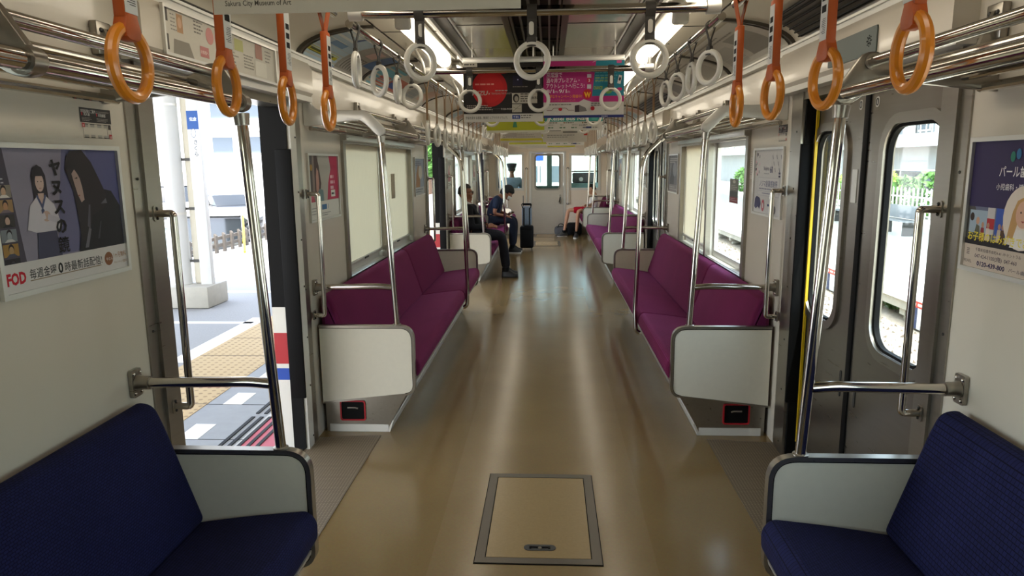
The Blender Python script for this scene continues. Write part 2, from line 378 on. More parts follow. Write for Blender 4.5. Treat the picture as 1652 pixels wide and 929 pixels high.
def wall(s, name):
    mb = MB(); ops = [(a + .225, b - .225, 0.0, 1.86) for a, b in DOORS] + [(a, b, .80, 1.68) for a, b in WINS]
    ys = sorted({YB, YE} | {y for o in ops for y in o[:2]})
    for a, b in zip(ys, ys[1:]):
        hit = [o for o in ops if o[0] <= a + 1e-6 and b <= o[1] + 1e-6]
        segs = [(0, 2.13)] if not hit else ([(0, hit[0][2])] if hit[0][2] > 0 else []) + [(hit[0][3], 2.13)]
        for z0, z1 in segs: mb.box(s * HW, s * 1.40, a, b, z0, z1, M['cream'])
    return struct(mb, name)
wall(-1, 'wall_left'); wall(1, 'wall_right')
# car-body outside skin under the floor line and livery at the doorways
for s, nm in ((-1, 'trim_1'), (1, 'trim_2')):
    mb = MB()
    for a, b in DOORS:
        for y0, y1 in ((a + .205, a + .225), (b - .236, b - .226)):
            mb.box(s * (1.40 if y0 < a + 1 else 1.352), s * 1.425, y0, y1, -0.05, 0.40, M['alu_w']).box(s * (1.40 if y0 < a + 1 else 1.352), s * 1.425, y0, y1, 0.40, 0.465, M['blue_p']).box(s * (1.40 if y0 < a + 1 else 1.352), s * 1.425, y0, y1, 0.465, 0.49, M['alu_w']).box(s * (1.40 if y0 < a + 1 else 1.352), s * 1.425, y0, y1, 0.49, 0.66, M['red']).box(s * (1.40 if y0 < a + 1 else 1.352), s * 1.425, y0, y1, 0.66, 0.80, M['alu_w']).box(s * (1.40 if y0 < a + 1 else 1.352), s * 1.425, y0, y1, 0.80, 1.9, M['dark'])
    struct(mb, nm)

# ceiling: flat glossy middle, strips, lamp channel, elliptical cove down to the ledge
def cove(t):                       # t 0 at the ledge, 1 where the flat ceiling starts
    a = t * PI / 2
    return (0.87 + 0.41 * math.cos(a), 2.10 + 0.145 * math.sin(a))
def extrude_profile(mb, prof, y0, y1, m, th=0.0):
    V = [(x, y, z) for y in (y0, y1) for x, z in prof]; n = len(prof)
    mb.raw(V, [(i, i + 1, n + i + 1, n + i) for i in range(n - 1)], m)
cl = MB()
cl.box(-.47, .47, YB, YE, 2.272, 2.30, M['ceil'])
for s in (-1, 1):
    cl.box(s * .47, s * .55, YB, YE, 2.262, 2.30, M['bronze'])
    cl.box(s * .55, s * .87, YB, YE, 2.245, 2.30, M['cove'])
    pr = [(s * x, z) for x, z in (cove(i / 12) for i in range(13))]
    extrude_profile(cl, [(s * 1.40, 2.10)] + pr + [(s * .86, 2.245)], YB, YE, M['cove'])
    cl.box(s * 1.0, s * 1.42, YB, YE, 2.31, 2.34, M['cove'])
cl.box(-1.42, 1.42, YB, YE, 2.34, 2.40, M['alu'])
ceiling = struct(cl, 'ceiling', smooth=50)
# thin bright edge strips beside the slots, cross joints of the ceiling panels
n = 2
for s in (-1, 1):
    mb = MB()
    for x in (.468, .552): mb.box(s * (x - .008), s * (x + .008), YB, YE, 2.238 if x > .5 else 2.262, 2.276, M['alu'])
    n += 1; struct(mb, 'trim_%d' % n)
    mb = MB(); mb.box(s * 1.245, s * 1.29, YB, YE, 2.066, 2.10, M['alu_w']); mb.box(s * 1.235, s * 1.25, YB, YE, 2.094, 2.104, M['alu'])
    n += 1; struct(mb, 'trim_%d' % n)
mb = MB()
for k in range(14):
    y = 3.93 - 1.68 * 3 + 1.68 * k
    if YB < y < YE - .2:
        mb.box(-.47, -.2, y - .004, y + .004, 2.2695, 2.273, M['darkgrey']).box(.14, .47, y - .004, y + .004, 2.2695, 2.273, M['darkgrey'])
        for s in (-1, 1): mb.box(s * .56, s * .87, y - .003, y + .003, 2.2425, 2.246, M['darkgrey'])
struct(mb, 'trim_7')
# dark arched ribs that part the curved poster bays
n = 7
for s in (-1, 1):
    for y in (3.73, 4.96, 6.16, 7.32, 9.02, 10.24, 11.44, 12.6, 14.3):
        n += 1; mb = MB(); w = .022
        P = [cove(i / 12) for i in range(13)]
        for (x0, z0), (x1, z1) in zip(P, P[1:]):
            mb.raw([(s * x0, y, z0 - .0), (s * x0 * .990, y, z0 - .014), (s * x1 * .990, y, z1 - .014), (s * x1, y, z1), (s * x0, y + w, z0), (s * x0 * .990, y + w, z0 - .014), (s * x1 * .990, y + w, z1 - .014), (s * x1, y + w, z1)],
                   [(0, 1, 2, 3), (7, 6, 5, 4), (1, 5, 6, 2)], M['bronze'])
        struct(mb, 'trim_%d' % n)

# fluorescent lamps along both sides
for s in (-1, 1):
    k = 0
    for i in range(-2, 8):
        y0 = 3.44 + 1.68 * i; y1 = y0 + 1.36
        if y0 < YB or y1 > YE: continue
        ld = thing('ceiling_lamp', (s * .645, y0, 2.244), 'white fluorescent ceiling lamp, %s counted from this end of the car, %s row' % (ORD[k], SIDE[s]), 'lamp', 'fluorescent ceiling lamps'); k += 1
        MB().box(s * .585, s * .71, y0 - .05, y1 + .05, 2.226, 2.2445, M['white'], .006).build('housing', ld)
        MB().tube([(s * .645, y0 + .02, 2.208), (s * .645, y0 + .05, 2.206), (s * .645, y1 - .05, 2.206), (s * .645, y1 - .02, 2.208)], [.03, .044, .044, .03], M['lamp'], 14).build('tube', ld)
        for yy in (y0 - .03, y1 + .0): MB().box(s * .61, s * .685, yy, yy + .055, 2.165, 2.226, M['white'], .014, 3).build('end_cap', ld)
# central ventilation slot with dark louvres
for i in range(0, 6):
    y0 = 3.66 - 1.68 + 3.36 * i - 3.36; y1 = y0 + 3.2
    if y1 > YE - .05: y1 = YE - .05
    if y1 < 0 or y0 > 14.8: continue
    v = thing('ceiling_vent', (-.03, y0, 2.271), 'long dark louvred air slot along the ceiling middle, %s from this end' % ORD[i], 'vent', 'ceiling air slots')
    f = MB(); f.plate([(-.20, y0), (.14, y0), (.14, y1), (-.20, y1)], [[(-.165, y0 + .03), (.105, y0 + .03), (.105, y1 - .03), (-.165, y1 - .03)]], 'z', 2.256, 2.2715, M['bronze']); f.build('frame', v)
    MB().box(-.165, .105, y0 + .03, y1 - .03, 2.2700, 2.2715, M['dark']).build('backing', v)
    f = MB()
    for j in range(6): f.box(-.155 + j * .048, -.145 + j * .048, y0 + .03, y1 - .03, 2.240, 2.2695, M['bronze'])
    j = y0 + .3
    while j < y1 - .1: f.box(-.165, .105, j, j + .012, 2.262, 2.2695, M['darkgrey']); j += .42
    f.build('slats', v)
# dark slotted air panel over the cove beside each door
for s in (-1, 1):
    for q, (y0, y1) in enumerate(((1.5, 3.60), (7.0, 8.9))):
        v = thing('air_panel', (s * 1.1, y0, 2.17), 'dark slotted air panel in the %s cove over the %s doorway' % (SIDE[s], ORD[q]), 'vent', 'cove air panels')
        f = MB(); pr = [cove(t) for t in ((.16, .3, .45, .6) if s > 0 else (.06, .10, .15))]
        for (x0, z0), (x1, z1) in zip(pr, pr[1:]): f.raw([(s * (x0 - .012), y0, z0 - .012), (s * (x1 - .012), y0, z1 - .012), (s * (x1 - .012), y1, z1 - .012), (s * (x0 - .012), y1, z0 - .012)], [(0, 1, 2, 3)], M['bronze'])
        f.build('panel', v)
        f = MB()
        for t in ((.2, .28, .36, .44, .52, .58) if s > 0 else (.08, .12)):
            x, z = cove(t); f.tube([(s * (x - .016), y0, z - .016), (s * (x - .016), y1, z - .016)], .005, M['dark'], 6)
        f.build('slats', v)

# ------------------------------------------------------------------ door surrounds, headers and doors
dn = 0
for k, (a, b) in enumerate(DOORS):
    for s in (-1, 1):
        dn += 1; D = thing('door_%d' % dn, (s * 1.3, a + .2, 0), ('open' if s < 0 else 'closed') + ' steel sliding door, %s doorway along the %s' % (ORD[k], SIDE[s]), 'door'); D['kind'] = 'structure'
        x = lambda d: s * (HW - d)
        MB().box(x(.006), x(-.12), a + .085, a + .14, 0, 1.88, M['steel']).box(x(.016), x(-.12), a + .14, a + .228, 0, 1.87, M['steel']).build('door_jamb', D)
        MB().box(x(.010), x(-.04), b - .23, b - .15, 0, 1.87, M['alu_w'] if s < 0 else M['steel']).box(x(.004), x(-.02), b - .15, b - .065, 0, 1.88, M['steel']).build('door_jamb', D)
        sc = MB()
        for z in (.06, .35, .62, .9, 1.15, 1.4, 1.68): sc.lathe([(.005, 0), (.005, .002), (.003, .0035)], (x(.012), b - .17, z), 'x', M['darkgrey'], 8)
        for z in (.5, 1.0, 1.5): sc.lathe([(.005, 0), (.005, .002), (.003, .0035)], (x(.008), a + .11, z), 'x', M['darkgrey'], 8)
        sc.build('screws', D)
        # dark pocket seal, cut back between the plate's tabs
        MB().box(s * 1.286, s * 1.35, b - .245, b - .231, 0.01, 1.86, M['dark']).box(s * 1.268, s * 1.35, b - .250, b - .232, .30, 1.62, M['dark'], .005).build('pocket_seal', D)
        MB().box(s * 1.275, s * 1.40, a + .22, b - .22, 1.83, 1.875, M['steel_h']).box(s * 1.215, s * 1.29, a + .09, b - .02, 1.866, 1.892, M['alu']).build('door_track', D)
        # header cover
        H = MB(); H.prism([(s * 1.285, 1.893), (s * 1.22, 1.893), (s * 1.205, 1.91), (s * 1.205, 2.03), (s * 1.225, 2.064), (s * 1.285, 2.064)], 'y', a + .10, b - .03, M['cream']); H.build('door_header', D)
        if s < 0:   # open: only the front edge of each leaf shows out of its pocket
            MB().box(s * 1.345, s * 1.392, b - .15, b - .05, 0.012, 1.85, M['door']).build('door_leaf', D)
            MB().box(s * 1.36, s * 1.395, a + .16, a + .235, 0.012, 1.85, M['door']).build('door_leaf', D)
        else:
            mid = (a + b) / 2 + .055; y0, y1 = a + .215, b - .20
            for (l0, l1) in ((y0, mid - .022), (mid + .022, y1)):
                w0, w1 = (l0 + .085, l1 - .15) if l0 == y0 else (l0 + .155, l1 - .055)
                win = rrect(w0, w1, .79, 1.68, .11)
                L = MB(); L.plate([(l0, .012), (l1, .012), (l1, 1.85), (l0, 1.85)], [win], 'x', 1.338, 1.375, M['door']); lf = L.build('door_leaf', D)
                g = MB(); g.plate(rrect(w0 - .03, w1 + .03, .76, 1.71, .14), [rrect(w0 + .008, w1 - .008, .798, 1.672, .105)], 'x', 1.326, 1.339, M['steel']); g.build('window_trim', lf)
                g = MB(); g.plate(rrect(w0 + .008, w1 - .008, .798, 1.672, .105), [rrect(w0 + .02, w1 - .02, .81, 1.66, .10)], 'x', 1.34, 1.36, M['dark']); g.build('window_gasket', lf)
                g = MB(); g.prism(rrect(w0 + .004, w1 - .004, .794, 1.676, .108), 'x', 1.352, 1.357, M['glass']); g.build('window_pane', lf)
                yh = l1 - .055 if l0 == y0 else l0 + .05
                g = MB(); g.prism(rrect(yh - .008, yh + .008, .50, .62, .008), 'x', 1.3345, 1.339, M['darkgrey']); g.build('finger_grip', lf)
                g = MB(); g.prism(rrect(yh - .014, yh + .014, 1.745, 1.785, .012), 'x', 1.3365, 1.3385, M['label']); g.plate(rrect(yh - .010, yh + .010, 1.75, 1.78, .009), [rrect(yh - .004, yh + .004, 1.756, 1.774, .003)], 'x', 1.3355, 1.337, M['darkgrey']); g.build('round_sticker', lf)
            g = MB(); g.box(1.330, 1.378, mid - .022, mid + .022, 0.012, 1.85, M['dark'], .006); g.build('edge_rubber', D)
            g = MB(); g.prism(rrect(mid + .055, mid + .105, 1.36, 1.50, .004), 'x', 1.3355, 1.3385, M['alu'])
            g.build('notice_sticker', D)
            if k == 0: MB().box(1.322, 1.334, b - .283, b - .273, .10, 1.86, M['yellow']).build('warning_strip', D)

# ------------------------------------------------------------------ side windows
wn = 0
for k, (a, b) in enumerate(WINS):
    for s in (-1, 1):
        wn += 1; Wd = thing('window_%d' % wn, (s * HW, a, .8), 'aluminium framed side window, %s section, %s' % (ORD[k], SIDE[s]), 'window'); Wd['kind'] = 'structure'
        m = a + 1.06
        f = MB(); f.plate([(a - .045, .765), (b + .045, .765), (b + .045, 1.715), (a - .045, 1.715)], [[(a + .008, .81), (m - .03, .81), (m - .03, 1.675), (a + .008, 1.675)], [(m + .03, .81), (b - .008, .81), (b - .008, 1.675), (m + .03, 1.675)]], 'x', s * 1.262, s * 1.30, M['steel'])
        f.box(s * 1.285, s * 1.36, m - .028, m + .028, .80, 1.68, M['alu']); f.build('window_frame', Wd)
        f = MB(); f.prism([(s * 1.30, .805), (s * 1.245, .775), (s * 1.245, .762), (s * 1.30, .762)], 'y', a - .03, b + .03, M['alu_w']); f.box(s * 1.28, s * 1.40, a, b, .798, .812, M['alu_w']); f.build('window_sill', Wd)
        for p0, p1 in ((a + .02, m - .03), (m + .03, b - .02)):
            f = MB(); f.plate([(p0 - .018, .812), (p1 + .018, .812), (p1 + .018, 1.68), (p0 - .018, 1.68)], [[(p0 + .03, .86), (p1 - .03, .86), (p1 - .03, 1.64), (p0 + .03, 1.64)]], 'x', s * 1.325, s * 1.355, M['alu']); f.build('sash', Wd)
            f = MB(); f.box(s * 1.338, s * 1.343, p0 + .02, p1 - .02, .85, 1.65, M['glass']); f.build('window_pane', Wd)
        f = MB(); f.box(s * 1.235, s * 1.283, a - .05, b + .05, 1.69, 1.775, M['steel_h'], .008); f.build('blind_case', Wd)

def blind(s, y0, y1, z0, label, sticker=None):
    t = thing('window_blind', (s * 1.315, (y0 + y1) / 2, z0), label, 'blind', 'roller blinds')
    f = MB()
    n = 10
    for i in range(n):
        q0, q1 = y0 + (y1 - y0) * i / n, y0 + (y1 - y0) * (i + 1) / n
        f.raw([(s * 1.304, q0, z0 + .02), (s * 1.304, q1, z0 + .02), (s * 1.304, q1, 1.688), (s * 1.304, q0, 1.688)], [(0, 1, 2, 3)], M['blind'])
    f.build('sheet', t)
    f = MB(); f.box(s * 1.296, s * 1.312, y0 - .004, y1 + .004, z0, z0 + .022, M['alu'], .005); f.build('bottom_bar', t)
    f = MB(); f.box(s * 1.291, s * 1.297, (y0 + y1) / 2 - .05, (y0 + y1) / 2 + .05, z0 + .002, z0 + .014, M['darkgrey']); f.build('pull_tab', t)
    if sticker:
        f = MB(); f.box(s * 1.3015, s * 1.3035, sticker[0], sticker[0] + sticker[1], sticker[2], sticker[3], mat('faded_sticker', '#b5a98f', .6, noise=.15, scale=40)); f.build('faded_sticker', t)
blind(-1, 4.525, 5.525, .865, 'cream roller blind drawn nearly to the sill, beside the pink poster, platform side')
blind(-1, 5.60, 6.64, .865, 'cream roller blind with a faded sticker, beyond the one next to the pink poster', (5.95, .14, 1.25, 1.46))
blind(1, 5.60, 6.64, .855, 'cream roller blind beside the one open window pane, track side', (5.70, .10, 1.15, 1.40))

# ------------------------------------------------------------------ end bulkhead with cab door and windows, back wall, driver's cab
be = MB()
cols = [(-HW - .1, -1.08, None), (-1.08, -.56, (1.0, 1.72)), (-.56, -.36, None), (-.36, .36, (0, 1.76)), (.36, .52, None), (.52, 1.10, (1.0, 1.69)), (1.10, HW + .1, None)]
for x0, x1, op in cols:
    if op is None: be.box(x0, x1, YE, YE + .06, 0, 2.3, M['endwall_lit'])
    else:
        if op[0] > 0: be.box(x0, x1, YE, YE + .06, 0, op[0], M['endwall_lit'])
        be.box(x0, x1, YE, YE + .06, op[1], 2.3, M['endwall_lit'])
struct(be, 'wall_end')
struct(MB().box(-1.42, 1.42, YB - .06, YB, 0, 2.36, M['cream']), 'wall_back')
dn += 1; D = thing('door_%d' % dn, (0, YE, 0), 'steel cab door with a rounded window at the end of the car', 'door'); D['kind'] = 'structure'
f = MB(); f.plate([(-.345, .012), (.345, .012), (.345, 1.745), (-.345, 1.745)], [rrect(-.255, .255, .985, 1.70, .05)], 'y', YE + .005, YE + .04, mat('end_door_steel', '#d2ccc0', .33, .45, noise=.06, scale=5, stretch=(1, 1, 6), rvar=.06)); f.build('door_leaf', D)
f = MB(); f.plate([(-.40, 0.0), (.40, 0.0), (.40, 1.79), (-.40, 1.79)], [[(-.348, .008), (.348, .008), (.348, 1.748), (-.348, 1.748)]], 'y', YE - .012, YE + .02, M['alu']); f.build('door_frame', D)
f = MB(); f.plate(rrect(-.285, .285, .955, 1.73, .075), [rrect(-.25, .25, .99, 1.695, .05)], 'y', YE - .004, YE + .006, M['steel']); f.build('window_trim', D)
f = MB(); f.prism(rrect(-.255, .255, .985, 1.70, .05), 'y', YE + .02, YE + .025, M['glass']); f.build('window_pane', D)
f = MB(); f.box(.255, .30, YE - .012, YE + .006, .66, .86, M['steel'], .004); f.tube(fillet([(.278, YE - .01, .80), (.278, YE - .06, .80), (.255, YE - .06, .70)], .02), .011, M['dark'], 8); f.build('door_handle', D)
for i, (x0, x1, z0, z1) in enumerate(((-1.08, -.56, 1.0, 1.72), (.52, 1.10, 1.0, 1.69))):
    wn += 1; Wd = thing('window_%d' % wn, ((x0 + x1) / 2, YE, z0), ['bulkhead window with the driver seen behind it', 'bulkhead window with a cross bar over the green cab desk'][i], 'window'); Wd['kind'] = 'structure'
    f = MB(); f.plate([(x0 - .05, z0 - .05), (x1 + .05, z0 - .05), (x1 + .05, z1 + .05), (x0 - .05, z1 + .05)], [[(x0, z0), (x1, z0), (x1, z1), (x0, z1)]], 'y', YE - .014, YE + .004, M['alu_w'])
    if i: f.box(x0, x1, YE - .005, YE + .02, 1.345, 1.365, M['darkgrey'])
    f.build('window_frame', Wd)
    MB().box(x0, x1, YE + .03, YE + .035, z0, z1, M['glass_t']).build('window_pane', Wd)
for x in (-.46, .44):
    f = MB(); f.tube(fillet([(x, YE - .003, 1.42), (x, YE - .06, 1.42), (x, YE - .06, .66), (x, YE - .003, .66)], .02), .014, M['alu_w'], 10)
    h = thing('bulkhead_handrail', (x, YE, .66), 'upright white handrail on the bulkhead on the %s of the cab door' % ('driver side' if x < 0 else 'green desk side'), 'handrail')
    f.build('rail', h)
    f = MB()
    for z in (1.42, .66): f.lathe([(.026, -.004), (.026, .0), (.02, .0)], (x, YE - .001, z), 'y', M['dark'], 12)
    f.build('mounting_plates', h)
green = mat('cab_green', '#5f7c72', .5, noise=.06, scale=6)
cab = MB()
for s in (-1, 1):
    cab.box(s * 1.28, s * 1.40, YE + .06, YE + 2.1, -.06, .95, green); cab.box(s * 1.28, s * 1.40, YE + .06, YE + .5, .95, 2.3, green); cab.box(s * 1.28, s * 1.40, YE + 1.6, YE + 2.1, .95, 2.3, green)
    cab.box(s * 1.28, s * 1.40, YE + .06, YE + 2.1, 1.8, 2.3, green)
cab.box(-1.4, 1.4, YE + 2.04, YE + 2.1, 0, .98, green)
for x0, x1 in ((-1.4, -1.2), (-.42, -.30), (-.02, .10), (.42, .52), (1.2, 1.4)): cab.box(x0, x1, YE + 2.04, YE + 2.1, .98, 1.95, green)
cab.box(-1.4, 1.4, YE + 2.04, YE + 2.1, 1.86, 2.35, green); cab.box(-1.4, 1.4, YE + .06, YE + 2.1, 2.25, 2.36, M['cream'])
struct(cab, 'wall_cab')
struct(MB().box(-1.2, 1.2, YE + 2.06, YE + 2.065, .98, 1.86, M['glass']), 'window_%d' % (wn + 1))
f = thing('driver_desk', (-.8, YE + 1.7, 0), 'dark control desk in front of the driver in the cab', 'desk')
MB().box(-1.26, -.40, YE + 1.55, YE + 2.03, 0.0, .92, M['darkgrey'], .03).build('body', f); MB().prism([(YE + 1.45, .93), (YE + 2.0, .93), (YE + 2.0, 1.12), (YE + 1.62, 1.08)], 'x', -1.22, -.44, M['dark']).build('console', f)
f = thing('equipment_cabinet', (.85, YE + 1.7, 0), 'green equipment cabinet with dark gear on top behind the bulkhead window', 'cabinet')
MB().box(.45, 1.26, YE + 1.5, YE + 2.03, 0.0, 1.06, green, .02).build('body', f); MB().box(.60, 1.12, YE + 1.6, YE + 1.95, 1.062, 1.30, M['darkgrey'], .03).build('control_box', f); MB().tube([(.8, YE + 1.58, 1.15), (.8, YE + 1.59, 1.15)], .05, M['alu'], 12).build('gauge', f)

# hatches in the floor
def hatch(x0, x1, y0, y1, label, handle=True):
    h = thing('floor_hatch', ((x0 + x1) / 2, y0, 0), label, 'hatch')
    w = .038
    f = MB(); f.plate([(x0, y0), (x1, y0), (x1, y1), (x0, y1)], [[(x0 + w, y0 + w), (x1 - w, y0 + w), (x1 - w, y1 - w), (x0 + w, y1 - w)]], 'z', .0006, .005, mat('hatch_frame', '#77726a', .38, .85, noise=.1, scale=6)); f.plate([(x0 - .004, y0 - .004), (x1 + .004, y0 - .004), (x1 + .004, y1 + .004), (x0 - .004, y1 + .004)], [[(x0, y0), (x1, y0), (x1, y1), (x0, y1)]], 'z', .0004, .0015, M['dark']); f.build('frame', h)
    f = MB(); f.box(x0 + w, x1 - w, y0 + w, y1 - w, .0004, .0012, M['dark']); f.box(x0 + w + .004, x1 - w - .004, y0 + w + .004, y1 - w - .004, .0004, .004, mat('hatch_lid', '#9a8159', .24, noise=.1, scale=90)); f.build('lid', h)
    if handle:
        c = (x0 + x1) / 2 + .005; yh = y0 + .115
        f = MB(); f.prism(rrect(c - .065, c + .065, yh - .022, yh + .022, .022), 'z', .004, .006, M['darkgrey']); f.box(c - .042, c + .042, yh - .003, yh + .003, .006, .009, M['dark']); f.box(c - .042, c - .034, yh - .01, yh + .004, .006, .009, M['dark']); f.box(c + .034, c + .042, yh - .01, yh + .004, .006, .009, M['dark']); f.lathe([(.008, 0), (.008, .004)], (c, yh - .007, .0055), 'z', M['steel'], 10); f.build('pull_handle', h)
hatch(-.25, .25, 2.49, 3.286, 'steel framed beige floor hatch with a recessed pull, in the middle of the aisle')
hatch(-.27, .25, 13.09, 13.95, 'floor hatch near the suitcase, first of two before the cab door', False)
hatch(-.28, .36, 14.72, 15.35, 'floor hatch just at the foot of the cab door', False)

# ================================================================== seats, dividers, poles, racks
SECT = ['blue seat section', 'purple section between the first and second doorways', 'purple section between the second and third doorways', 'short section beside the cab bulkhead']
def bench(s, y0, y1, split, fabric, label, end_box=False, fronts=(True, True)):
    t = thing('bench_seat', (s * 1.0, (y0 + y1) / 2, 0), label, 'seat', 'bench seats')
    m = M[fabric]
    cush = round_poly([(.755, .315), (.700, .345), (.697, .415), (.725, .452), (.93, .43), (1.11, .402), (1.11, .315)], [.02, .03, .035, .035, .1, .02, .01])
    back = round_poly([(1.065, .405), (1.175, .745), (1.20, .803), (1.255, .812), (1.262, .40)], [.03, .12, .045, .02, .02])
    ys = [y0] + split + [y1]
    for a, b in zip(ys, ys[1:]):
        g = .003
        f = MB(); f.prism([(s * x, z) for x, z in cush], 'y', a + g, b - g, m, .018, 3); f.build('seat_cushion', t, 60)
        f = MB(); f.prism([(s * x, z) for x, z in back], 'y', a + g, b - g, m, .022, 3); f.build('backrest', t, 60)
    f = MB(); f.prism([(s * x, z) for x, z in ((.735, .313), (.748, .29), (.882, .05), (.885, .0), (1.26, .0), (1.26, .313))], 'y', y0 + .01, y1 - .01, M['steel_h']); f.build('base_panel', t)
    f = MB(); f.prism([(s * x, z) for x, z in ((.886, .001), (.900, .001), (.898, .014), (.868, .072), (.862, .069))], 'y', y0 + .004, y1 - .004, M['alu_w'])
    f.prism([(s * x, z) for x, z in ((.745, .31), (.725, .312), (.728, .296), (.757, .262), (.765, .268))], 'y', y0 + .01, y1 - .01, M['alu'])
    for yy in (y0 + .004, y1 - .010): f.box(s * .895, s * 1.24, yy, yy + .006, .001, .045, M['alu_w'])
    f.build('base_trim', t)
    f = MB()
    for i in range(int((y1 - y0) / .45)):
        yy = y0 + .12 + .45 * i; f.ell((s * .889, yy, .03), (.006, .006, .006), M['darkgrey'], 8)
    f.build('trim_screws', t)
    if end_box:
        f = MB(); f.plate(rrect(min(s * 1.025, s * 1.175), max(s * 1.025, s * 1.175), .068, .19, .014), [rrect(min(s * 1.033, s * 1.167), max(s * 1.033, s * 1.167), .076, .182, .01)], 'y', y0 + .002, y0 + .012, M['red'])
        f.prism(rrect(min(s * 1.033, s * 1.167), max(s * 1.033, s * 1.167), .076, .182, .01), 'y', y0 + .007, y0 + .012, M['dark'])
        f.build('door_release_box', t)
        f = MB(); f.tube([(s * 1.07, y0 + .004, .142), (s * 1.085, y0 + .002, .147), (s * 1.13, y0 + .002, .147)], .005, M['steel'], 8); f.build('release_lever', t)
    return t
def divider(s, y, label, grey=False, facing=-1):
    """seat-end board: laminate panel and a steel band round the top and aisle edges"""
    t = thing('seat_divider', (s * 1.0, y, .18), label, 'seat divider', 'seat end boards')
    y0, y1 = y - .016, y + .016
    out = [(1.262, .182), (1.262, .646), (.716, .646), (.716, .238)]
    pan = round_poly([(1.26, .186), (1.26, .634), (.730, .634), (.730, .250)], [0, 0, .075, .05], 8)
    f = MB(); f.prism([(s * x, z) for x, z in pan], 'y', y0 + .003, y1 - .003, M['panel']); f.build('panel', t)
    o = round_poly([(1.262, .184), (1.262, .646), (.718, .646), (.718, .243)], [0, 0, .085, .06], 8); i = round_poly([(1.262, .194), (1.262, .632), (.732, .632), (.732, .253)], [0, 0, .073, .048], 8)
    n = len(o); f = MB()
    V = [(s * x, yy, z) for yy in (y0, y1) for lp in (o, i) for x, z in lp]; F = []
    for k in range(1, n - 1):
        a, b = k, k + 1
        F += [(a, b, n + b, n + a), (2 * n + a, 3 * n + a, 3 * n + b, 2 * n + b), (a, 2 * n + a, 2 * n + b, b), (n + a, n + b, 3 * n + b, 3 * n + a)]
    F += [(0, n - 1, 2 * n - 1, n), (2 * n, 3 * n, 4 * n - 1, 3 * n - 1), (0, 2 * n, 3 * n - 1, n - 1), (n, 2 * n - 1, 4 * n - 1, 3 * n)]
    f.raw(V, F, M['steel_h']); f.build('steel_edge', t)
    f = MB()
    i2 = round_poly([(1.258, .197), (1.258, .629), (.735, .629), (.735, .2555)], [0, 0, .068, .044], 8)
    V = [(s * x, y + q * .0165, z) for q in (-1, 1) for lp in (i, i2) for x, z in lp]; F = []
    for k in range(1, n - 1): F += [(k, k + 1, n + k + 1, n + k), (2 * n + k, 3 * n + k, 3 * n + k + 1, 2 * n + k + 1)]
    f.raw(V, F, M['dark']); f.build('black_gasket', t)
    return t
DVY = []
for k, (a, b) in enumerate(DOORS):
    for s in (-1, 1):
        sd = SIDE[s]
        divider(s, a - .014, ['cream board with steel edge at the end of the blue seat', 'cream board closing the end of the first long purple seat', 'cream board closing the end of the purple seat past the second doorway'][k] + ', ' + sd, grey=(k == 0 or (k == 2 and s > 0)))
        divider(s, b + .016, ['large cream board with steel edge facing the camera beyond first doorway', 'cream board beyond the second doorway', 'small cream board beyond the third doorway, near the cab'][k] + ', ' + sd)
for s in (-1, 1):
    sd = SIDE[s]
    bench(s, YB + .05, Y1 - .034, [.3] if s < 0 else [.3], 'blue', 'dark blue moquette bench in front of the camera, ' + sd)
    sp = 6.0 if s < 0 else 5.08
    bench(s, Y2 + .035, Y1 + PER - .034, [sp], 'purple', ['', 'long plum purple bench beneath the half blinded window, track side', 'long plum maroon bench beneath the two lowered blinds, platform side'][s], True)
    bench(s, Y2 + PER + .035, Y1 + 2 * PER - .034, [sp + PER], 'purple', ['', 'purple bench brightly lit beyond the second doorway, track side', 'purple bench with the two seated men, platform side'][s], True)
    bench(s, Y2 + 2 * PER + .035, YE - .03, [], 'purple', ['', 'short purple bench with the boy beside the bulkhead', 'short empty purple bench beside the bulkhead, driver side'][s], True)

# ------------------------------------------------------------------ grab poles with their side bars
def pole(s, y, label, near_end, far=False):
    """upright from the seat-end board to the rack, side bar back to the door jamb"""
    t = thing('grab_pole', (s * .815, y, .646), label, 'grab pole', 'grab poles at the seat ends')
    f = MB(); f.tube([(s * .815, y, .6475), (s * .862, y, 1.655)], .0165, M['chrome'], 14); f.build('upright', t)
    f = MB(); f.lathe([(.024, 0), (.024, .005), (.0175, .007)], (s * .815, y, .6468), 'z', M['steel'], 14); f.build('foot_collar', t)
    dy = .0
    f = MB(); f.tube(fillet([(s * .835, y, .862), (s * .90, y, .868), (s * 1.0, y, .866), (s * 1.253, y, .862)], .04), .0165, M['chrome'], 14); f.build('side_bar', t)
    f = MB(); f.lathe([(.021, 0), (.021, .03), (.0165, .032)][::-1] if False else [(.022, -.03), (.022, .0), (.026, .008), (.026, .012)], (s * 1.253, y, .862), 'x', M['steel'], 12) if s > 0 else f.lathe([(.026, -.012), (.026, -.008), (.022, .0), (.022, .03)], (s * 1.253, y, .862), 'x', M['steel'], 12)
    f.prism(rrect(y - .026, y + .026, .862 - .045, .862 + .045, .008), 'x', s * 1.266, s * 1.2785, M['steel'])
    for q in (-1, 1):
        for z in (-.032, .032): f.ell((s * 1.265, y + q * .016, .862 + z), (.005, .006, .006), M['chrome'], 8)
    f.build('wall_flange', t)
    return t
for k, (a, b) in enumerate(DOORS):
    for s in (-1, 1):
        pole(s, a - .014, 'steel grab pole with side bar, near seat board of the %s doorway, %s' % (ORD[k], SIDE[s]), True)
        pole(s, b + .016, 'steel grab pole with side bar, far seat board of the %s doorway, %s' % (ORD[k], SIDE[s]), False)
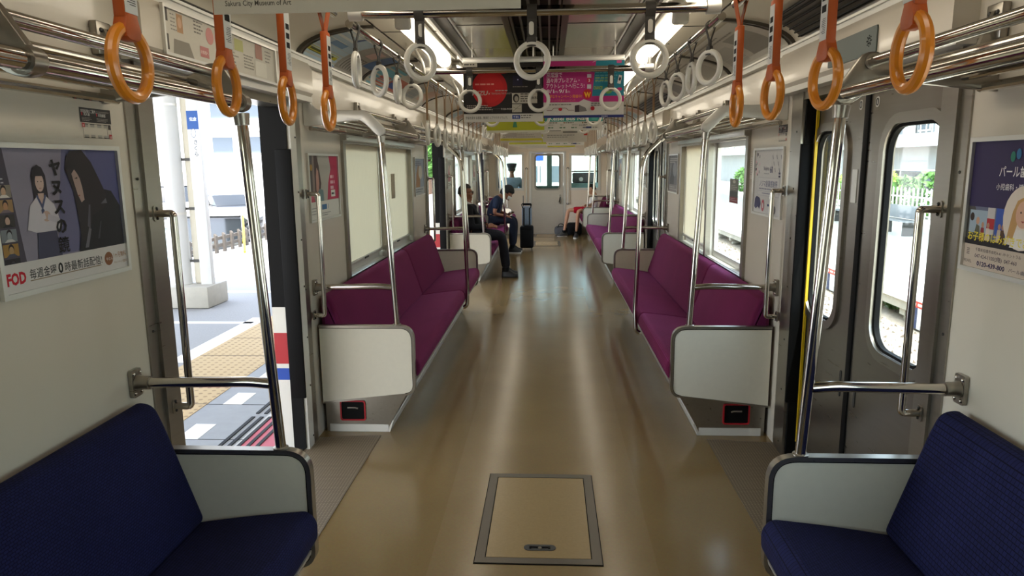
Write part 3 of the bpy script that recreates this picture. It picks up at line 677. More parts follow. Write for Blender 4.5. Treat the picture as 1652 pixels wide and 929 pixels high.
def mid_pole(s, y, label):
    t = thing('grab_pole', (s * .70, y, .3), label, 'grab pole', 'grab poles at mid bench')
    f = MB(); f.tube(fillet([(s * .710, y - .0, .293), (s * .680, y, .314), (s * .672, y, .46), (s * .70, y, 1.50), (s * .725, y, 1.60), (s * .838, y, 1.708)], .06, 6), .0165, M['chrome'], 14); f.build('upright', t)
    f = MB(); f.tube([(s * .822, y, 1.692), (s * .840, y, 1.709)], .022, M['steel'], 12); f.build('rack_clamp', t)
for k in (0, 1):
    for s in ((-1, 1) if k == 0 else (-1,)): mid_pole(s, (6.0 if s < 0 else 5.08) + PER * k, 'steel grab pole curving from mid bench to rack, %s, %s' % (['before the second doorway', 'beyond the second doorway'][k], SIDE[s]))

# door-side handrails standing off the jambs
def handrail(s, y, label):
    t = thing('door_handrail', (s * HW, y, .70), label, 'handrail', 'door side handrails')
    x1 = s * 1.262; x0 = s * 1.205
    f = MB(); f.tube(fillet([(x1, y, 1.385), (x0, y, 1.385), (x0, y, .715), (x1, y, .715)], .012, 4), .0125, M['chrome'], 12); f.build('rail', t)
    f = MB()
    for z in (1.385, .715): f.prism(rrect(y - .018, y + .018, z - .026, z + .026, .008), 'x', s * 1.2605, s * 1.267, M['steel'])
    f.build('mounting_plates', t)
    f = MB()
    for z in (1.385, .715):
        for q in (-1, 1): f.ell((s * 1.259, y, z + q * .017), (.004, .005, .005), M['darkgrey'], 8)
    f.build('screws', t)
for k, (a, b) in enumerate(DOORS):
    for s in (-1, 1):
        handrail(s, a + .182, 'short upright handrail on the near jamb of the %s doorway, %s' % (ORD[k], SIDE[s]))
        handrail(s, b - .045, 'short upright handrail on the far jamb of the %s doorway, %s' % (ORD[k], SIDE[s]))

# ------------------------------------------------------------------ luggage racks
def rack(s, y0, y1, brackets, arms, label):
    t = thing('luggage_rack', (s * 1.05, (y0 + y1) / 2, 1.72), label, 'luggage rack', 'luggage racks')
    for nm, x, z, r in (('front_rail', .862, 1.722, .019), ('guard_rail', .935, 1.806, .0155)):
        MB().tube([(s * x, y0, z), (s * x, y1, z)], r, M['chrome'], 16).build(nm, t)
    for x, z, r in ((.99, 1.778, .010), (1.055, 1.772, .010), (1.12, 1.766, .010), (1.185, 1.760, .010)):
        MB().tube([(s * x, y0, z), (s * x, y1, z)], r, M['chrome'], 10).build('floor_bar', t)
    MB().tube([(s * 1.245, y0, 1.735), (s * 1.245, y1, 1.735)], .013, M['chrome'], 10).build('wall_rail', t)
    P = round_poly([(.838, 1.722), (.850, 1.692), (.888, 1.695), (.975, 1.757), (1.279, 1.722), (1.279, 1.79), (1.0, 1.797), (.962, 1.832), (.912, 1.834)], [.02, .02, .02, .04, 0, 0, .03, .03, .03])
    for y in brackets:
        f = MB(); f.prism([(s * x, z) for x, z in P], 'y', y - .011, y + .011, M['steel'], .004, 2)
        for x, z, r in ((.862, 1.722, .026), (.935, 1.806, .022)): f.tube([(s * x, y - .017, z), (s * x, y + .017, z)], r, M['steel'], 16)
        f.build('bracket', t)
        f = MB(); f.box(s * 1.255, s * 1.279, y - .03, y + .04, 1.86, 1.955, M['steel'], .004); f.prism([(s * x, z) for x, z in ((1.279, 1.94), (1.25, 1.935), (1.20, 1.80), (1.279, 1.79))], 'y', y - .008, y + .008, M['steel'])
        for q in (-.012, .022): f.ell((s * 1.254, y + q, 1.93), (.004, .007, .007), M['darkgrey'], 8)
        f.build('wall_mount', t)
    A = round_poly([(1.279, 1.985), (1.225, 1.845), (1.19, 1.828), (.945, 1.825), (.92, 1.812), (.842, 1.735), (.836, 1.706), (.868, 1.680), (.965, 1.775), (1.262, 1.744), (1.279, 1.752)], [.0, .06, .03, .03, .03, .03, .015, .02, .03, .02, 0])
    for y in arms:
        f = MB(); f.prism([(s * x, z) for x, z in A], 'y', y - .016, y + .016, M['alu'], .006, 2); f.build('end_arm', t)
    for y in arms + ([Y1 - .014] if y1 < Y2 and not arms else []):
        f = MB(); f.tube([(s * .8622, y, 1.656), (s * .864, y, 1.69)], [.021, .024], M['steel'], 14); f.build('pole_socket', t)
    return t
for s in (-1, 1):
    rack(s, YB + .02, Y1 - .0, [Y1 - .014, 1.22, .3, -.7], [], 'chrome luggage rack over the blue bench in front of the camera, ' + SIDE[s])
    for k in (0, 1):
        a, b = Y2 + PER * k, Y1 + PER * (k + 1)
        rack(s, a + .016, b - .014, [a + 1.05, a + (2.21 if s < 0 else 1.29), a + 2.75] if s < 0 else [a + 1.29, a + 2.2, a + 2.9], [a + .016, b - .014], 'chrome luggage rack with plate arms, %s, %s' % (['before the second doorway', 'past the second doorway'][k], SIDE[s]))
    a = Y2 + PER * 2
    rack(s, a + .016, YE - .01, [a + .6], [a + .016], 'short chrome luggage rack beside the cab bulkhead, ' + SIDE[s])

# ------------------------------------------------------------------ strap rails, cross bars and hand straps
RX = {-1: -.73, 1: .69}; RZ = 2.075
BARS = [1.06 + 1.68 * k for k in range(9)]
for s in (-1, 1):
    for nm, y0, y1, q in (('strap_rail', -1.2, 2.60, 'short near strap rail carrying the orange straps, '), ('strap_rail', 2.80, 14.9, 'long strap rail carrying the white straps, ')):
        t = thing('strap_rail', (RX[s], (y0 + y1) / 2, RZ), q + SIDE[s], 'strap rail', 'strap rails')
        f = MB(); f.tube([(RX[s], y0, RZ), (RX[s], y1, RZ)], .016, M['chrome'], 14); f.tube([(RX[s] - .0, y0, RZ + .028), (RX[s], y1, RZ + .028)], .010, M['chrome'], 8) if False else None; f.build('bar', t)
        for y in BARS:
            f = MB()
            if y0 < y < y1: f.tube(fillet([(RX[s], y + .06, RZ + .016), (RX[s] + s * .01, y + .06, RZ + .08), (RX[s] + s * .06, y + .06, RZ + .168)], .04), .009, M['alu'], 8); f.lathe([(.018, -.006), (.018, 0)], (RX[s] + s * .06, y + .06, RZ + .169), 'z', M['alu'], 10); f.build('hanger', t)
for i, y in enumerate(BARS):
    t = thing('strap_cross_bar', (-.02, y, 2.097), '%s steel cross bar for straps counted from this end of the car' % ORD[i], 'cross bar', 'strap cross bars')
    a, b = RX[-1] + .045, RX[1] - .045
    f = MB(); f.tube([(a + .02, y, 2.097), (b - .02, y, 2.097)], .0185, M['chrome'], 16); f.build('bar', t)
    for s, x in ((-1, a), (1, b)):
        f = MB(); f.tube([(x - .026 * 1, y, 2.097), (x + .024, y, 2.097)], [.026, .026], M['alu'], 14); f.build('sleeve', t)
        f = MB(); f.tube(fillet([(x, y, 2.12), (x, y, 2.17), (x + s * .045, y, 2.2445)], .03), .011, M['alu'], 10); f.build('hanger', t)

def torus(mb, c, R, r, m, ax='y', n=36, k=10, e=1.0):
    pts = []
    for i in range(n):
        a = 2 * PI * i / n; p, q = R * math.cos(a), R * math.sin(a) * e
        pts.append((c[0] + p, c[1], c[2] + q))
    return mb.tube(pts, r, m, k, closed=True)
def ribbon(mb, path, w, th, m):
    """flat belt: path in (y, z), width along x"""
    P = [Vector((0, y, z)) for y, z in path]; V = []; n = len(P)
    for i in range(n):
        d = (P[min(i + 1, n - 1)] - P[max(i - 1, 0)]).normalized(); nn = Vector((0, -d.z, d.y)) * th / 2
        for x in (-w / 2, w / 2):
            for q in (1, -1): V.append(P[i] + nn * q + Vector((x, 0, 0)))
    F = []
    for i in range(n - 1):
        a, b = i * 4, i * 4 + 4; F += [(a, a + 2, b + 2, b), (a + 1, b + 1, b + 3, a + 3), (a, b, b + 1, a + 1), (a + 2, a + 3, b + 3, b + 2)]
    F += [(0, 1, 3, 2), (n * 4 - 4, n * 4 - 2, n * 4 - 1, n * 4 - 3)]
    return mb.raw(V, F, m)
def loop_path(R, fork, L):
    arc = [(R * math.cos(math.radians(a)), R * math.sin(math.radians(a))) for a in range(-20, 201, 20)]
    return [(.0035, -L), (.0035, -fork)] + arc + [(-.0035, -fork), (-.0035, -L)]
def strap(kind, label, loc, rz):
    t = thing('hand_strap', loc, label, 'hand strap', dict(o='orange priority seat straps', b='white straps on dark belts', c='white straps on the cross bars', t='white straps on tan belts')[kind])
    W_ = lambda mb, nm, par=t: mb
    o = ORG[t.name]; T = lambda mb: mb
    def put(mb, nm, par=t, sm=35):
        mb.v = [tuple(Vector(v) + o) for v in mb.v]; return mb.build(nm, par, sm)
    R_, r_ = .0615, .0115
    if kind == 'o':
        L = .262
        put(ribbon(MB(), loop_path(.0195, .075, .12), .036, .003, M['orange_d']), 'belt')
        sl = put(MB().box(-.021, .021, -.0115, .0115, -.270, -.085, M['orange_d'], .004, 2), 'sleeve')
        f = MB(); f.box(-.0195, .0195, .0112, .0125, -.262, -.100, M['label'])
        for i in range(3): f.box(-.013, .013, .0122, .0128, -.148 - i * .026, -.132 - i * .026, M['dark'])
        rnd = random.Random(3)
        for i in range(9): f.box(-.014, -.014 + rnd.uniform(.016, .028), .0122, .0127, -.215 - i * .004, -.2135 - i * .004, M['darkgrey'])
        put(f, 'label_sheet', sl)
        f = MB(); f.prism([(-.016, -.262), (.016, -.262), (.027, -.288), (.025, -.304), (.014, -.309), (-.014, -.309), (-.025, -.304), (-.027, -.288)], 'y', -.0135, .0135, M['orange_d'], .004, 2); put(f, 'holder')
        put(torus(MB(), (0, 0, -.275 - .0735), R_, r_, M['orange']), 'ring')
    elif kind == 'c':
        L = .112
        put(ribbon(MB(), loop_path(.0215, .03, L), .036, .0035, M['belt']), 'belt')
        f = MB(); f.prism(rrect(-.009, .009, -.088, -.040, .009), 'y', -.010, -.0055, M['white']); put(f, 'buckle')
        f = MB(); f.prism([(-.018, -.095), (.018, -.095), (.020, -.128), (-.020, -.128)], 'y', -.010, .010, M['belt'], .003, 2); put(f, 'holder')
        put(torus(MB(), (0, 0, -.105 - .0735), R_, r_, M['white']), 'ring')
    elif kind == 'b':
        L = .075
        put(ribbon(MB(), loop_path(.0195, .055, .088), .022, .003, M['belt']), 'belt')
        f = MB(); f.prism([(-.010, -.078), (.010, -.078), (.016, -.112), (-.016, -.112)], 'y', -.009, .009, M['belt'], .003, 2); put(f, 'holder')
        put(torus(MB(), (0, 0, -.088 - .0735), R_, r_, M['white']), 'ring')
    else:
        put(ribbon(MB(), loop_path(.0195, .07, .275), .022, .003, M['tan']), 'belt')
        f = MB(); f.prism([(-.010, -.262), (.010, -.262), (.016, -.300), (-.016, -.300)], 'y', -.009, .009, M['white'], .003, 2); put(f, 'holder')
        put(torus(MB(), (0, 0, -.275 - .0735), R_, r_, M['white']), 'ring')
    return spin(t, rz)
def spin(t, rz):
    base = {'x': 0.0, 'y': PI / 2}['y' if abs(abs(rz) - PI / 2) < .8 or abs(rz) > 1 else 'x'] * (1 if rz >= 0 else -1)
    t.rotation_euler = (0, 0, base)
    for c in t.children:
        if not c.name.startswith(('belt', 'sleeve')): c.rotation_euler = (0, 0, rz - base)
    return t
_P = {}
def hang(kind, loc, rz, label):
    if kind not in _P: _P[kind] = strap(kind, label, loc, rz); return _P[kind]
    o = copy_tree(_P[kind]); o.location = loc; o['label'] = label; return spin(o, rz)
rj = random.Random(5)
for s in (-1, 1):
    sd = SIDE[s]
    for i in range(5):
        y = (.912 if s < 0 else .945) + (.394 if s < 0 else .397) * i
        hang('o', (RX[s], y, RZ), (-PI / 2 if s < 0 else PI / 2) + rj.uniform(-.1, .1), 'orange ring strap with white label, %s along the %s from the camera' % (ORD[i], sd))
    for i in range(4):
        y = (2.88 + .385 * i) if s < 0 else (2.99 + .36 * i)
        yaw = [[.1, .75, .02, 1.15], [.55, .08, .45, .25]][s > 0][i]
        hang('b', (RX[s], y, RZ), PI / 2 + yaw, 'white ring strap on short dark belt, %s after the orange ones, %s' % (ORD[i], sd))
    ys = [4.52 + .385 * i for i in range(10)] + [9.95 + .385 * i for i in range(9)]
    for i, y in enumerate(ys):
        hang('t', (RX[s], y, RZ), PI / 2 + rj.uniform(-.12, .12), 'white ring strap on a long tan belt, %s in the row along the %s' % (ORD[i], sd))
    for i, y in enumerate([8.35, 8.75, 9.15, 9.62]):
        hang('b', (RX[s], y, RZ), PI / 2 + rj.uniform(-.5, .5), 'small white ring strap on a dark belt, %s by the second doorway, %s' % (ORD[i], sd))
for i, y in enumerate(BARS[1:]):
    for j, x in enumerate((-.445, -.022, .415)):
        hang('c', (x, y, 2.097), [.75, -.25, .0][j] if i == 0 else rj.uniform(-.3, .3), 'white ring strap hanging from the %s cross bar in view, %s' % (ORD[i], ['platform side end', 'middle of the bar', 'track side end'][j]))

# ================================================================== posters and notices
def wall_fn(s, y0, z0, d0=.004, X=HW):
    if s < 0: return lambda u, v, d: (-(X - d0 - d), y0 + u, z0 + v)
    return lambda u, v, d: (X - d0 - d, y0 - u, z0 + v)
def framed(s, y, z0, w, h, label, draw, X=HW, fw=.013, cat='poster'):
    """y is the edge at the viewer's left when facing that wall"""
    t = thing('framed_poster', (s * X, y + (w / 2 if s < 0 else -w / 2), z0), label, cat)
    yy0, yy1 = (y, y + w) if s < 0 else (y - w, y)
    f = MB(); f.plate([(yy0, z0), (yy1, z0), (yy1, z0 + h), (yy0, z0 + h)], [[(yy0 + fw, z0 + fw), (yy1 - fw, z0 + fw), (yy1 - fw, z0 + h - fw), (yy0 + fw, z0 + h - fw)]], 'x', s * (X - .001), s * (X - .012), M['alu']); f.build('frame', t)
    p = Print(wall_fn(s, y + (fw if s < 0 else -fw), z0 + fw, .003, X)); draw(p, w - 2 * fw, h - 2 * fw); p.build('sheet', t)
    return t
def fod(p, w, h):
    p.rect(0, 0, w, h, '#8d8798'); p.poly([(.20, .075), (w, .075), (w, h), (.26, h)], '#6d6b8c'); p.poly([(.40, .075), (w, .075), (w, h), (.36, h)], '#595a86')
    p.poly([(0, .07), (.085, .07), (.05, h), (0, h)], '#4a4552')
    p.fine(.004, h - .04, .04, 6, .009, .003, '#b9b4bf', 4)
    for i, c in enumerate(('#caa68c', '#b98a66', '#c7a695', '#9aa0a8', '#b3936a', '#3c3942')):
        z = .265 - i * .036; p.rect(.012, z - .031, .062, z, ['#8c8378', '#a08058', '#3f3b3a', '#7c8288', '#a57f43', '#29262c'][i]); p.oval(.038, z - .012, .009, .012, '#2b2226'); p.oval(.038, z - .016, .0075, .010, c); p.poly([(.02, z - .031), (.056, z - .031), (.046, z - .024), (.03, z - .024)], ['#ddd6cf', '#7a6a72', '#2b2a30', '#c9c5c2', '#4a4d5c', '#1e1d22'][i])
    # schoolgirl in a pale sailor blouse
    p.poly([(.125, .072), (.215, .072), (.20, .155), (.135, .155)], '#45455c')
    p.poly([(.137, .205), (.133, .285), (.142, .305), (.158, .313), (.174, .306), (.185, .285), (.188, .205)], '#2b242c')
    p.poly([(.100, .15), (.118, .21), (.145, .232), (.160, .225), (.178, .232), (.205, .21), (.228, .15), (.205, .14), (.13, .14)], '#cdc7ce')
    p.poly([(.150, .24), (.172, .24), (.170, .225), (.161, .212), (.152, .225)], '#c3a598')
    p.oval(.161, .268, .0155, .024, '#ccb0a4'); p.poly([(.143, .274), (.146, .298), (.161, .304), (.176, .298), (.179, .274), (.172, .284), (.150, .284)], '#2b242c')
    p.oval(.155, .270, .002, .0015, '#2b242c'); p.oval(.167, .270, .002, .0015, '#2b242c'); p.rect(.157, .252, .165, .2535, '#9a6a66')
    p.poly([(.142, .234), (.161, .196), (.180, .234), (.174, .236), (.161, .212), (.148, .236)], '#4e5474'); p.poly([(.155, .196), (.161, .204), (.167, .196), (.161, .170)], '#4e5474')
    p.oval(.172, .180, .015, .014, '#c3a598'); p.line([(.11, .165), (.168, .182)], .016, '#cdc7ce'); p.line([(.216, .165), (.176, .178)], .016, '#c2bcc6')
    # long-haired figure in a black jacket turned away
    p.poly([(.285, .072), (w - .004, .072), (w - .006, .19), (.455, .235), (.40, .245), (.33, .17), (.30, .13)], '#1f1d24')
    p.poly([(.262, .30), (.272, .335), (.292, h - .003), (.340, h - .001), (.375, .32), (.405, .27), (.43, .225), (.42, .19), (.36, .17), (.325, .10), (.30, .10), (.296, .16), (.288, .24)], '#2a2328')
    p.poly([(.287, .288), (.296, .255), (.303, .232), (.316, .208), (.330, .215), (.326, .25), (.318, .28), (.300, .30)], '#b09890'); p.poly([(.296, .275), (.309, .279), (.309, .274)], '#221a1e'); p.poly([(.303, .228), (.313, .230), (.312, .225)], '#8c5450'); p.poly([(.278, .31), (.300, .305), (.322, .27), (.335, .21), (.345, .25), (.335, .31), (.31, .34), (.285, .335)], '#2a2328')
    p.poly([(.33, .14), (.345, .20), (.352, .20), (.342, .13)], '#5a5762'); p.poly([(.40, .20), (.425, .215), (.43, .20)], '#66646e'); p.poly([(.31, .08), (.335, .135), (.345, .13), (.325, .08)], '#6f6c76'); p.poly([(.37, .10), (.39, .15), (.394, .15), (.378, .10)], '#45434c')
    p.text('ヤヌスの鏡', .202, .288, .046, '#120e12', vertical=True, bold=.04)
    p.rect(0, 0, w, .072, '#d6d1ce')
    p.text('FOD', .008, .021, .040, '#c3122b', width=.064, bold=.045)
    p.text('毎週金曜', .085, .028, .028, '#1c1a1c', width=.098, bold=.03); p.text('0', .190, .026, .038, '#1c1a1c', bold=.03); p.text('時最新話配信!', .216, .028, .028, '#1c1a1c', width=.160, bold=.03)
    p.rect(.085, .021, .37, .0235, '#8c7a60')
    p.oval(.408, .036, .020, .020, '#8a5a3c'); p.text('今なら', .395, .031, .011, '#e2dad0'); p.text('1ヶ月無料', .432, .036, .018, '#9a6a3c', width=.062, bold=.02); p.text('キャンペーン実施中', .432, .017, .0095, '#9a6a3c', width=.062)
framed(-1, 1.588, 1.220, .522, .380, 'framed drama poster with two dark haired girls and a white caption strip', fod)
def pearl(p, w, h):
    p.rect(0, 0, w, h, '#2e2350'); p.rect(0, .07, w, .175, '#6a6f88')
    p.poly([(0, .07), (.05, .07), (.06, .13), (.03, .175), (0, .175)], '#4c4a48'); p.rect(.01, .10, .10, .165, '#9fb0c0'); p.oval(.022, .145, .010, .012, '#3a2c28'); p.oval(.05, .135, .008, .011, '#c79a80'); p.poly([(.03, .07), (.07, .07), (.06, .12), (.045, .125)], '#5c5a4c')
    p.rect(.092, .10, .125, .175, '#c9c4c4'); p.rect(.092, .115, .125, .145, '#b52f35'); p.rect(.13, .09, .20, .175, '#3a58b0')
    for i, (u, c) in enumerate(((.075, '#8c2f3c'), (.10, '#d8c8c0'), (.15, '#c8b8a8'), (.165, '#5a4030'), (.19, '#e0d8d0'))): p.oval(u, .125, .006, .008, '#b98a70'); p.poly([(u - .012, .08), (u + .012, .08), (u + .007, .117), (u - .007, .117)], c)
    p.rect(0, .062, w, .082, '#1d1820')
    p.oval(.175, .315, .010, .014, '#1f7a68'); p.oval(.198, .322, .010, .014, '#2a6fa0')
    p.text('パール歯科医院', .125, .263, .033, '#efecef', width=.20, bold=.03); p.text('小児歯科・矯正歯科', .118, .227, .019, '#e3dfe6', width=.17, bold=.02)
    p.oval(.24, .155, .078, .085, '#e6d8cc'); p.poly([(.185, .10), (.20, .17), (.215, .20), (.25, .215), (.28, .19), (.26, .17), (.23, .16), (.21, .10)], '#c79a62'); p.oval(.243, .165, .030, .036, '#dcae96'); p.poly([(.2, .075), (.3, .075), (.28, .125), (.22, .125)], '#e8e2dc'); p.oval(.233, .17, .003, .003, '#3a2a28'); p.oval(.255, .17, .003, .003, '#3a2a28'); p.poly([(.236, .148), (.252, .148), (.244, .143)], '#a84a48')
    p.text('お子様のはみがきでお困りの方へ', .012, .080, .029, '#f0dc40', width=.40, bold=.04)
    p.rect(0, 0, w, .066, '#c7b7a8')
    for i in range(4): p.rect(.014, .036 + i * .005, .028, .0385 + i * .005, '#6a5c58')
    p.text('PEARL', .006, .012, .013, '#5a4e4c', width=.036)
    p.text('千葉県船橋市本町4-41-19 セントラル', .055, .049, .011, '#4a3c48', width=.20); p.text('047-424-1100(3階)  047-460', .055, .030, .015, '#33284a', width=.185); p.text('0120-439-800', .068, .008, .018, '#2a2050', width=.125, bold=.03); p.text('パール歯科', .21, .010, .012, '#33284a', width=.08)
framed(1, 2.148, 1.216, .522, .384, 'framed purple dental clinic poster with a laughing child, above the blue bench', pearl)
def pink(p, w, h):
    p.rect(0, 0, w, h, '#b9b5ac'); p.rect(0, .10, .08, h, '#57504e'); p.poly([(.06, .10), (.19, .10), (.16, .20), (.17, h), (.07, h)], '#8c7d76')
    p.poly([(.10, .15), (.18, .12), (.21, .20), (.18, .30), (.15, h), (.10, h)], '#4a3330'); p.poly([(.12, .16), (.16, .14), (.175, .20), (.165, .27), (.14, .29), (.125, .24)], '#bf8f80'); p.oval(.05, .29, .02, .018, '#b0893c')
    p.poly([(.07, .08), (.25, .08), (.24, .16), (.18, .17), (.12, .14)], '#6f8a8c')
    p.poly([(.31, .10), (w, .10), (w, h), (.37, h), (.395, .28), (.34, .20)], '#c02a55'); p.poly([(0, .09), (.10, .09), (.06, .14), (0, .13)], '#b94a60')
    p.fine(.38, .225, .10, 3, .032, .018, '#e9b3c2', 3)
    p.rect(.385, .115, .465, .155, '#ece6e2'); p.fine(.392, .128, .06, 1, .01, .012, '#4a4a4a', 2)
    p.rect(0, 0, w, .098, '#e0ded6'); p.fine(.20, .048, .15, 1, .01, .030, '#3a6ea0', 12); p.fine(.20, .025, .16, 2, .012, .005, '#8a8a8a', 2); p.fine(.02, .06, .12, 3, .016, .005, '#9a9a9a', 5)
framed(-1, 3.805, 1.222, .556, .382, 'framed poster of a woman on grey and bright pink beside the lowered blinds', pink)
def nomozu(p, w, h):
    p.rect(0, 0, w, h, '#d3d2d2')
    rnd = random.Random(4)
    for i in range(16):
        u, v = rnd.uniform(0, .09), rnd.uniform(.20, h - .02); p.rect(u, v, u + .014, v + .016, rnd.choice(['#2f2c3a', '#c23a58', '#8a8790', '#e3b7c2']))
    for i in range(7): u = .32 + i * .024; v = h - .03 - (i % 3) * .035; p.line([(u, v), (u + .012, v - .022)], .006, '#5a5a70')
    p.text('Nojima', .17, .245, .034, '#55557a', width=.10); p.text('60', .285, .232, .052, '#55557a', bold=.02); p.fine(.18, .225, .14, 1, .01, .004, '#8c8c98', 3)
    p.rect(.07, .10, .46, .205, '#c3c2c6'); p.rect(.074, .104, .456, .201, '#d8d7d8'); p.text('ノジマ創業感謝祭', .10, .155, .040, '#4a4a78', width=.33, bold=.02); p.fine(.10, .137, .33, 1, .01, .007, '#7a7a94', 8); p.rect(.08, .127, .45, .1285, '#8c8ca0'); p.fine(.16, .112, .2, 1, .01, .006, '#7a7a94', 9)
    p.poly([(.02, .03), (.05, .02), (.09, .035), (.12, .02), (.14, .05), (.12, .085), (.06, .095), (.03, .08)], '#34305e'); p.oval(.185, .045, .026, .034, '#b8485c'); p.oval(.185, .045, .012, .017, '#dcd4d6'); p.rect(.30, .06, .36, .085, '#39396a'); p.rect(.27, .045, .32, .058, '#39396a')
    for i in range(2): p.rect(.44, .225 - i * .016, .47, .236 - i * .016, '#40405a')
    p.oval(.40, .03, .02, .022, '#5c5a60')
framed(1, 4.335, 1.228, .534, .385, 'framed pale lilac sale poster beside the open window pane', nomozu)
def misc(cols, seed):
    def d(p, w, h):
        rnd = random.Random(seed); p.rect(0, 0, w, h, cols[0]); p.rect(0, 0, w, h * .2, cols[1])
        p.poly([(w * .1, h * .2), (w * .55, h * .2), (w * .6, h * .6), (w * .4, h * .85), (w * .2, h * .6)], cols[2]); p.oval(w * .62, h * .62, w * .2, h * .2, cols[3])
        p.fine(w * .08, h * .9, w * .8, 3, h * .05, h * .025, cols[4], seed); p.fine(w * .08, h * .12, w * .8, 2, h * .06, h * .03, cols[4], seed + 1)
    return d
PAL = [('#8f9bb0', '#b9bcc0', '#a0703c', '#c9c4ba', '#5a5f6c'), ('#6f6e70', '#8a8482', '#4b4a4e', '#8c8c92', '#b4b0ac'), ('#c4bfb4', '#d6d2c8', '#b06a70', '#d8cfc0', '#6a6660'), ('#a3a49c', '#c8c4b8', '#7c8c94', '#b58a70', '#5c5a58')]
framed(-1, 6.868, 1.225, .53, .382, 'narrow looking blue and brown poster between the far blind and the second doorway, platform side', misc(PAL[0], 1))
framed(1, 7.392, 1.232, .53, .382, 'dark grey framed poster between the drawn blind and the second doorway, track side', misc(PAL[1], 2))
framed(-1, 9.09, 1.225, .53, .382, 'framed poster just past the second doorway behind the man in a suit', misc(PAL[2], 3))
framed(1, 9.62, 1.225, .53, .382, 'framed poster just past the second doorway, track side', misc(PAL[3], 4))
framed(-1, 12.15, 1.225, .53, .382, 'framed poster just before the third doorway, platform side', misc(PAL[2], 6))
framed(1, 12.67, 1.225, .53, .382, 'framed poster just before the third doorway, track side', misc(PAL[0], 7))
# long framed strip on the header over the open doorway
def strip(p, w, h):
    p.rect(0, 0, w, h, '#cdc7b9'); p.rect(0, .10, .03, h, '#4e4842'); p.rect(0, .01, .028, .06, '#554f48')
    p.rect(.085, .075, .125, .135, '#b99068'); p.oval(.105, .108, .013, .018, '#d2ab8a'); p.poly([(.05, 0), (.19, 0), (.16, .05), (.06, .05)], '#8f887c')
    p.fine(.045, .125, .04, 5, .012, .004, '#8a857c', 3); p.fine(.20, .13, .07, 4, .012, .005, '#6f6a62', 6)
    p.oval(.315, .10, .030, .030, '#c98a84'); p.oval(.385, .10, .030, .030, '#c98a84'); p.rect(.235, .018, .30, .055, '#c07c78'); p.text('お客様へ', .24, .030, .014, '#efe2d8', width=.055)
    p.rect(.52, .085, .60, .13, '#b9b878'); p.fine(.45, .07, .10, 5, .012, .005, '#8f8a80', 8); p.fine(.60, .075, .12, 5, .012, .005, '#8f8a80', 9)
    p.rect(.72, .08, .79, .14, '#a87868'); p.rect(.71, .01, .83, .07, '#d9d4c6'); p.fine(.82, .12, .08, 4, .014, .005, '#8a857c', 11)
framed(-1, 2.30, 1.897, .945, .160, 'long framed notice strip over the open doorway, platform side', strip, X=1.206, fw=.010)
# destination display on the other header
t = thing('door_display', (1.2, 2.87, 1.91), 'grey blank display panel with a star shaped speaker grille over the closed door', 'display')
f = MB(); f.prism([(2.655, 1.925), (3.08, 1.925), (3.08, 2.015), (2.655, 2.015)] and round_poly([(2.655, 1.915), (3.09, 1.915), (3.09, 2.01), (2.655, 2.01)], .008), 'x', 1.2035, 1.199, mat('display_face', '#56605c', .5, noise=.05, scale=20)); f.build('screen', t)
f = MB()
for i in range(8):
    a = 2 * PI * i / 8
    for r in (.010, .018): f.lathe([(.0028, 0), (.0028, .0014)], (1.1978, 2.712 + r * math.cos(a), 1.963 + r * math.sin(a)), 'x', M['dark'], 8)
f.build('speaker_grille', t)
# emergency equipment notices
def notice(s, y, z0, label):
    t = thing('emergency_notice', (s * HW, y, z0), label, 'notice', 'emergency equipment notices')
    p = Print(wall_fn(s, y, z0, .0005)); w, h = .142, .088
    p.rect(0, .047, w, h + .0, '#2b2624'); p.text('非常設備のご案内', .006, h - .014, .011, '#e8e2da', width=.066, bold=.03); p.fine(.075, h - .009, .06, 2, .004, .0015, '#b5aca4', 2)
    p.rect(.008, .066, .013, .075, '#c5343a'); p.text('消火器', .017, .066, .0095, '#e8e2da', bold=.03); p.rect(.074, .066, .079, .075, '#c5343a'); p.text('非常通報器', .083, .066, .0095, '#e8e2da', width=.034, bold=.03)
    p.fine(.008, .059, .045, 3, .0038, .0016, '#a49c94', 5); p.fine(.074, .059, .058, 3, .0038, .0016, '#a49c94', 6)
    p.line([(.008, .004), (.136, .004), (.136, .043), (.008, .043), (.008, .004)], .0012, '#4b4540'); p.line([(.118, .004), (.118, .043)], .0012, '#4b4540')
    for u in (.012, .040, .072, .102):
        p.rect(u, .004, u + .019, .0125, '#a9a49a'); p.rect(u, .034, u + .019, .043, '#a9a49a'); p.rect(u, .004, u + .019, .006, '#4b4540'); p.rect(u, .041, u + .019, .043, '#4b4540')
    p.rect(.004, .033, .016, .045, '#b9343a'); p.text('消', .006, .035, .008, '#f0e8e0'); p.rect(.124, .003, .137, .016, '#b9343a'); p.text('通', .127, .005, .008, '#f0e8e0'); p.rect(.122, .030, .134, .044, '#3b3632')
    p.build('sheet', t)
notice(-1, 1.958, 1.618, 'small black and white emergency notice above the drama poster')
notice(1, 3.932, 1.638, 'small black and white emergency notice above the lilac sale poster')
t = thing('warning_sticker', (1.28, 4.38, 1.45), 'small narrow paper sticker between the window and the lilac sale poster', 'sticker')
p = Print(wall_fn(1, 4.44, 1.43, .0005)); p.rect(0, 0, .045, .13, '#cfc9c0'); p.fine(.006, .118, .033, 8, .013, .005, '#6d6a72', 3); p.build('sheet', t)
t = thing('window_sticker', (1.33, 5.0, 1.1), 'dark and red sticker on the glass of the open window pane', 'sticker')
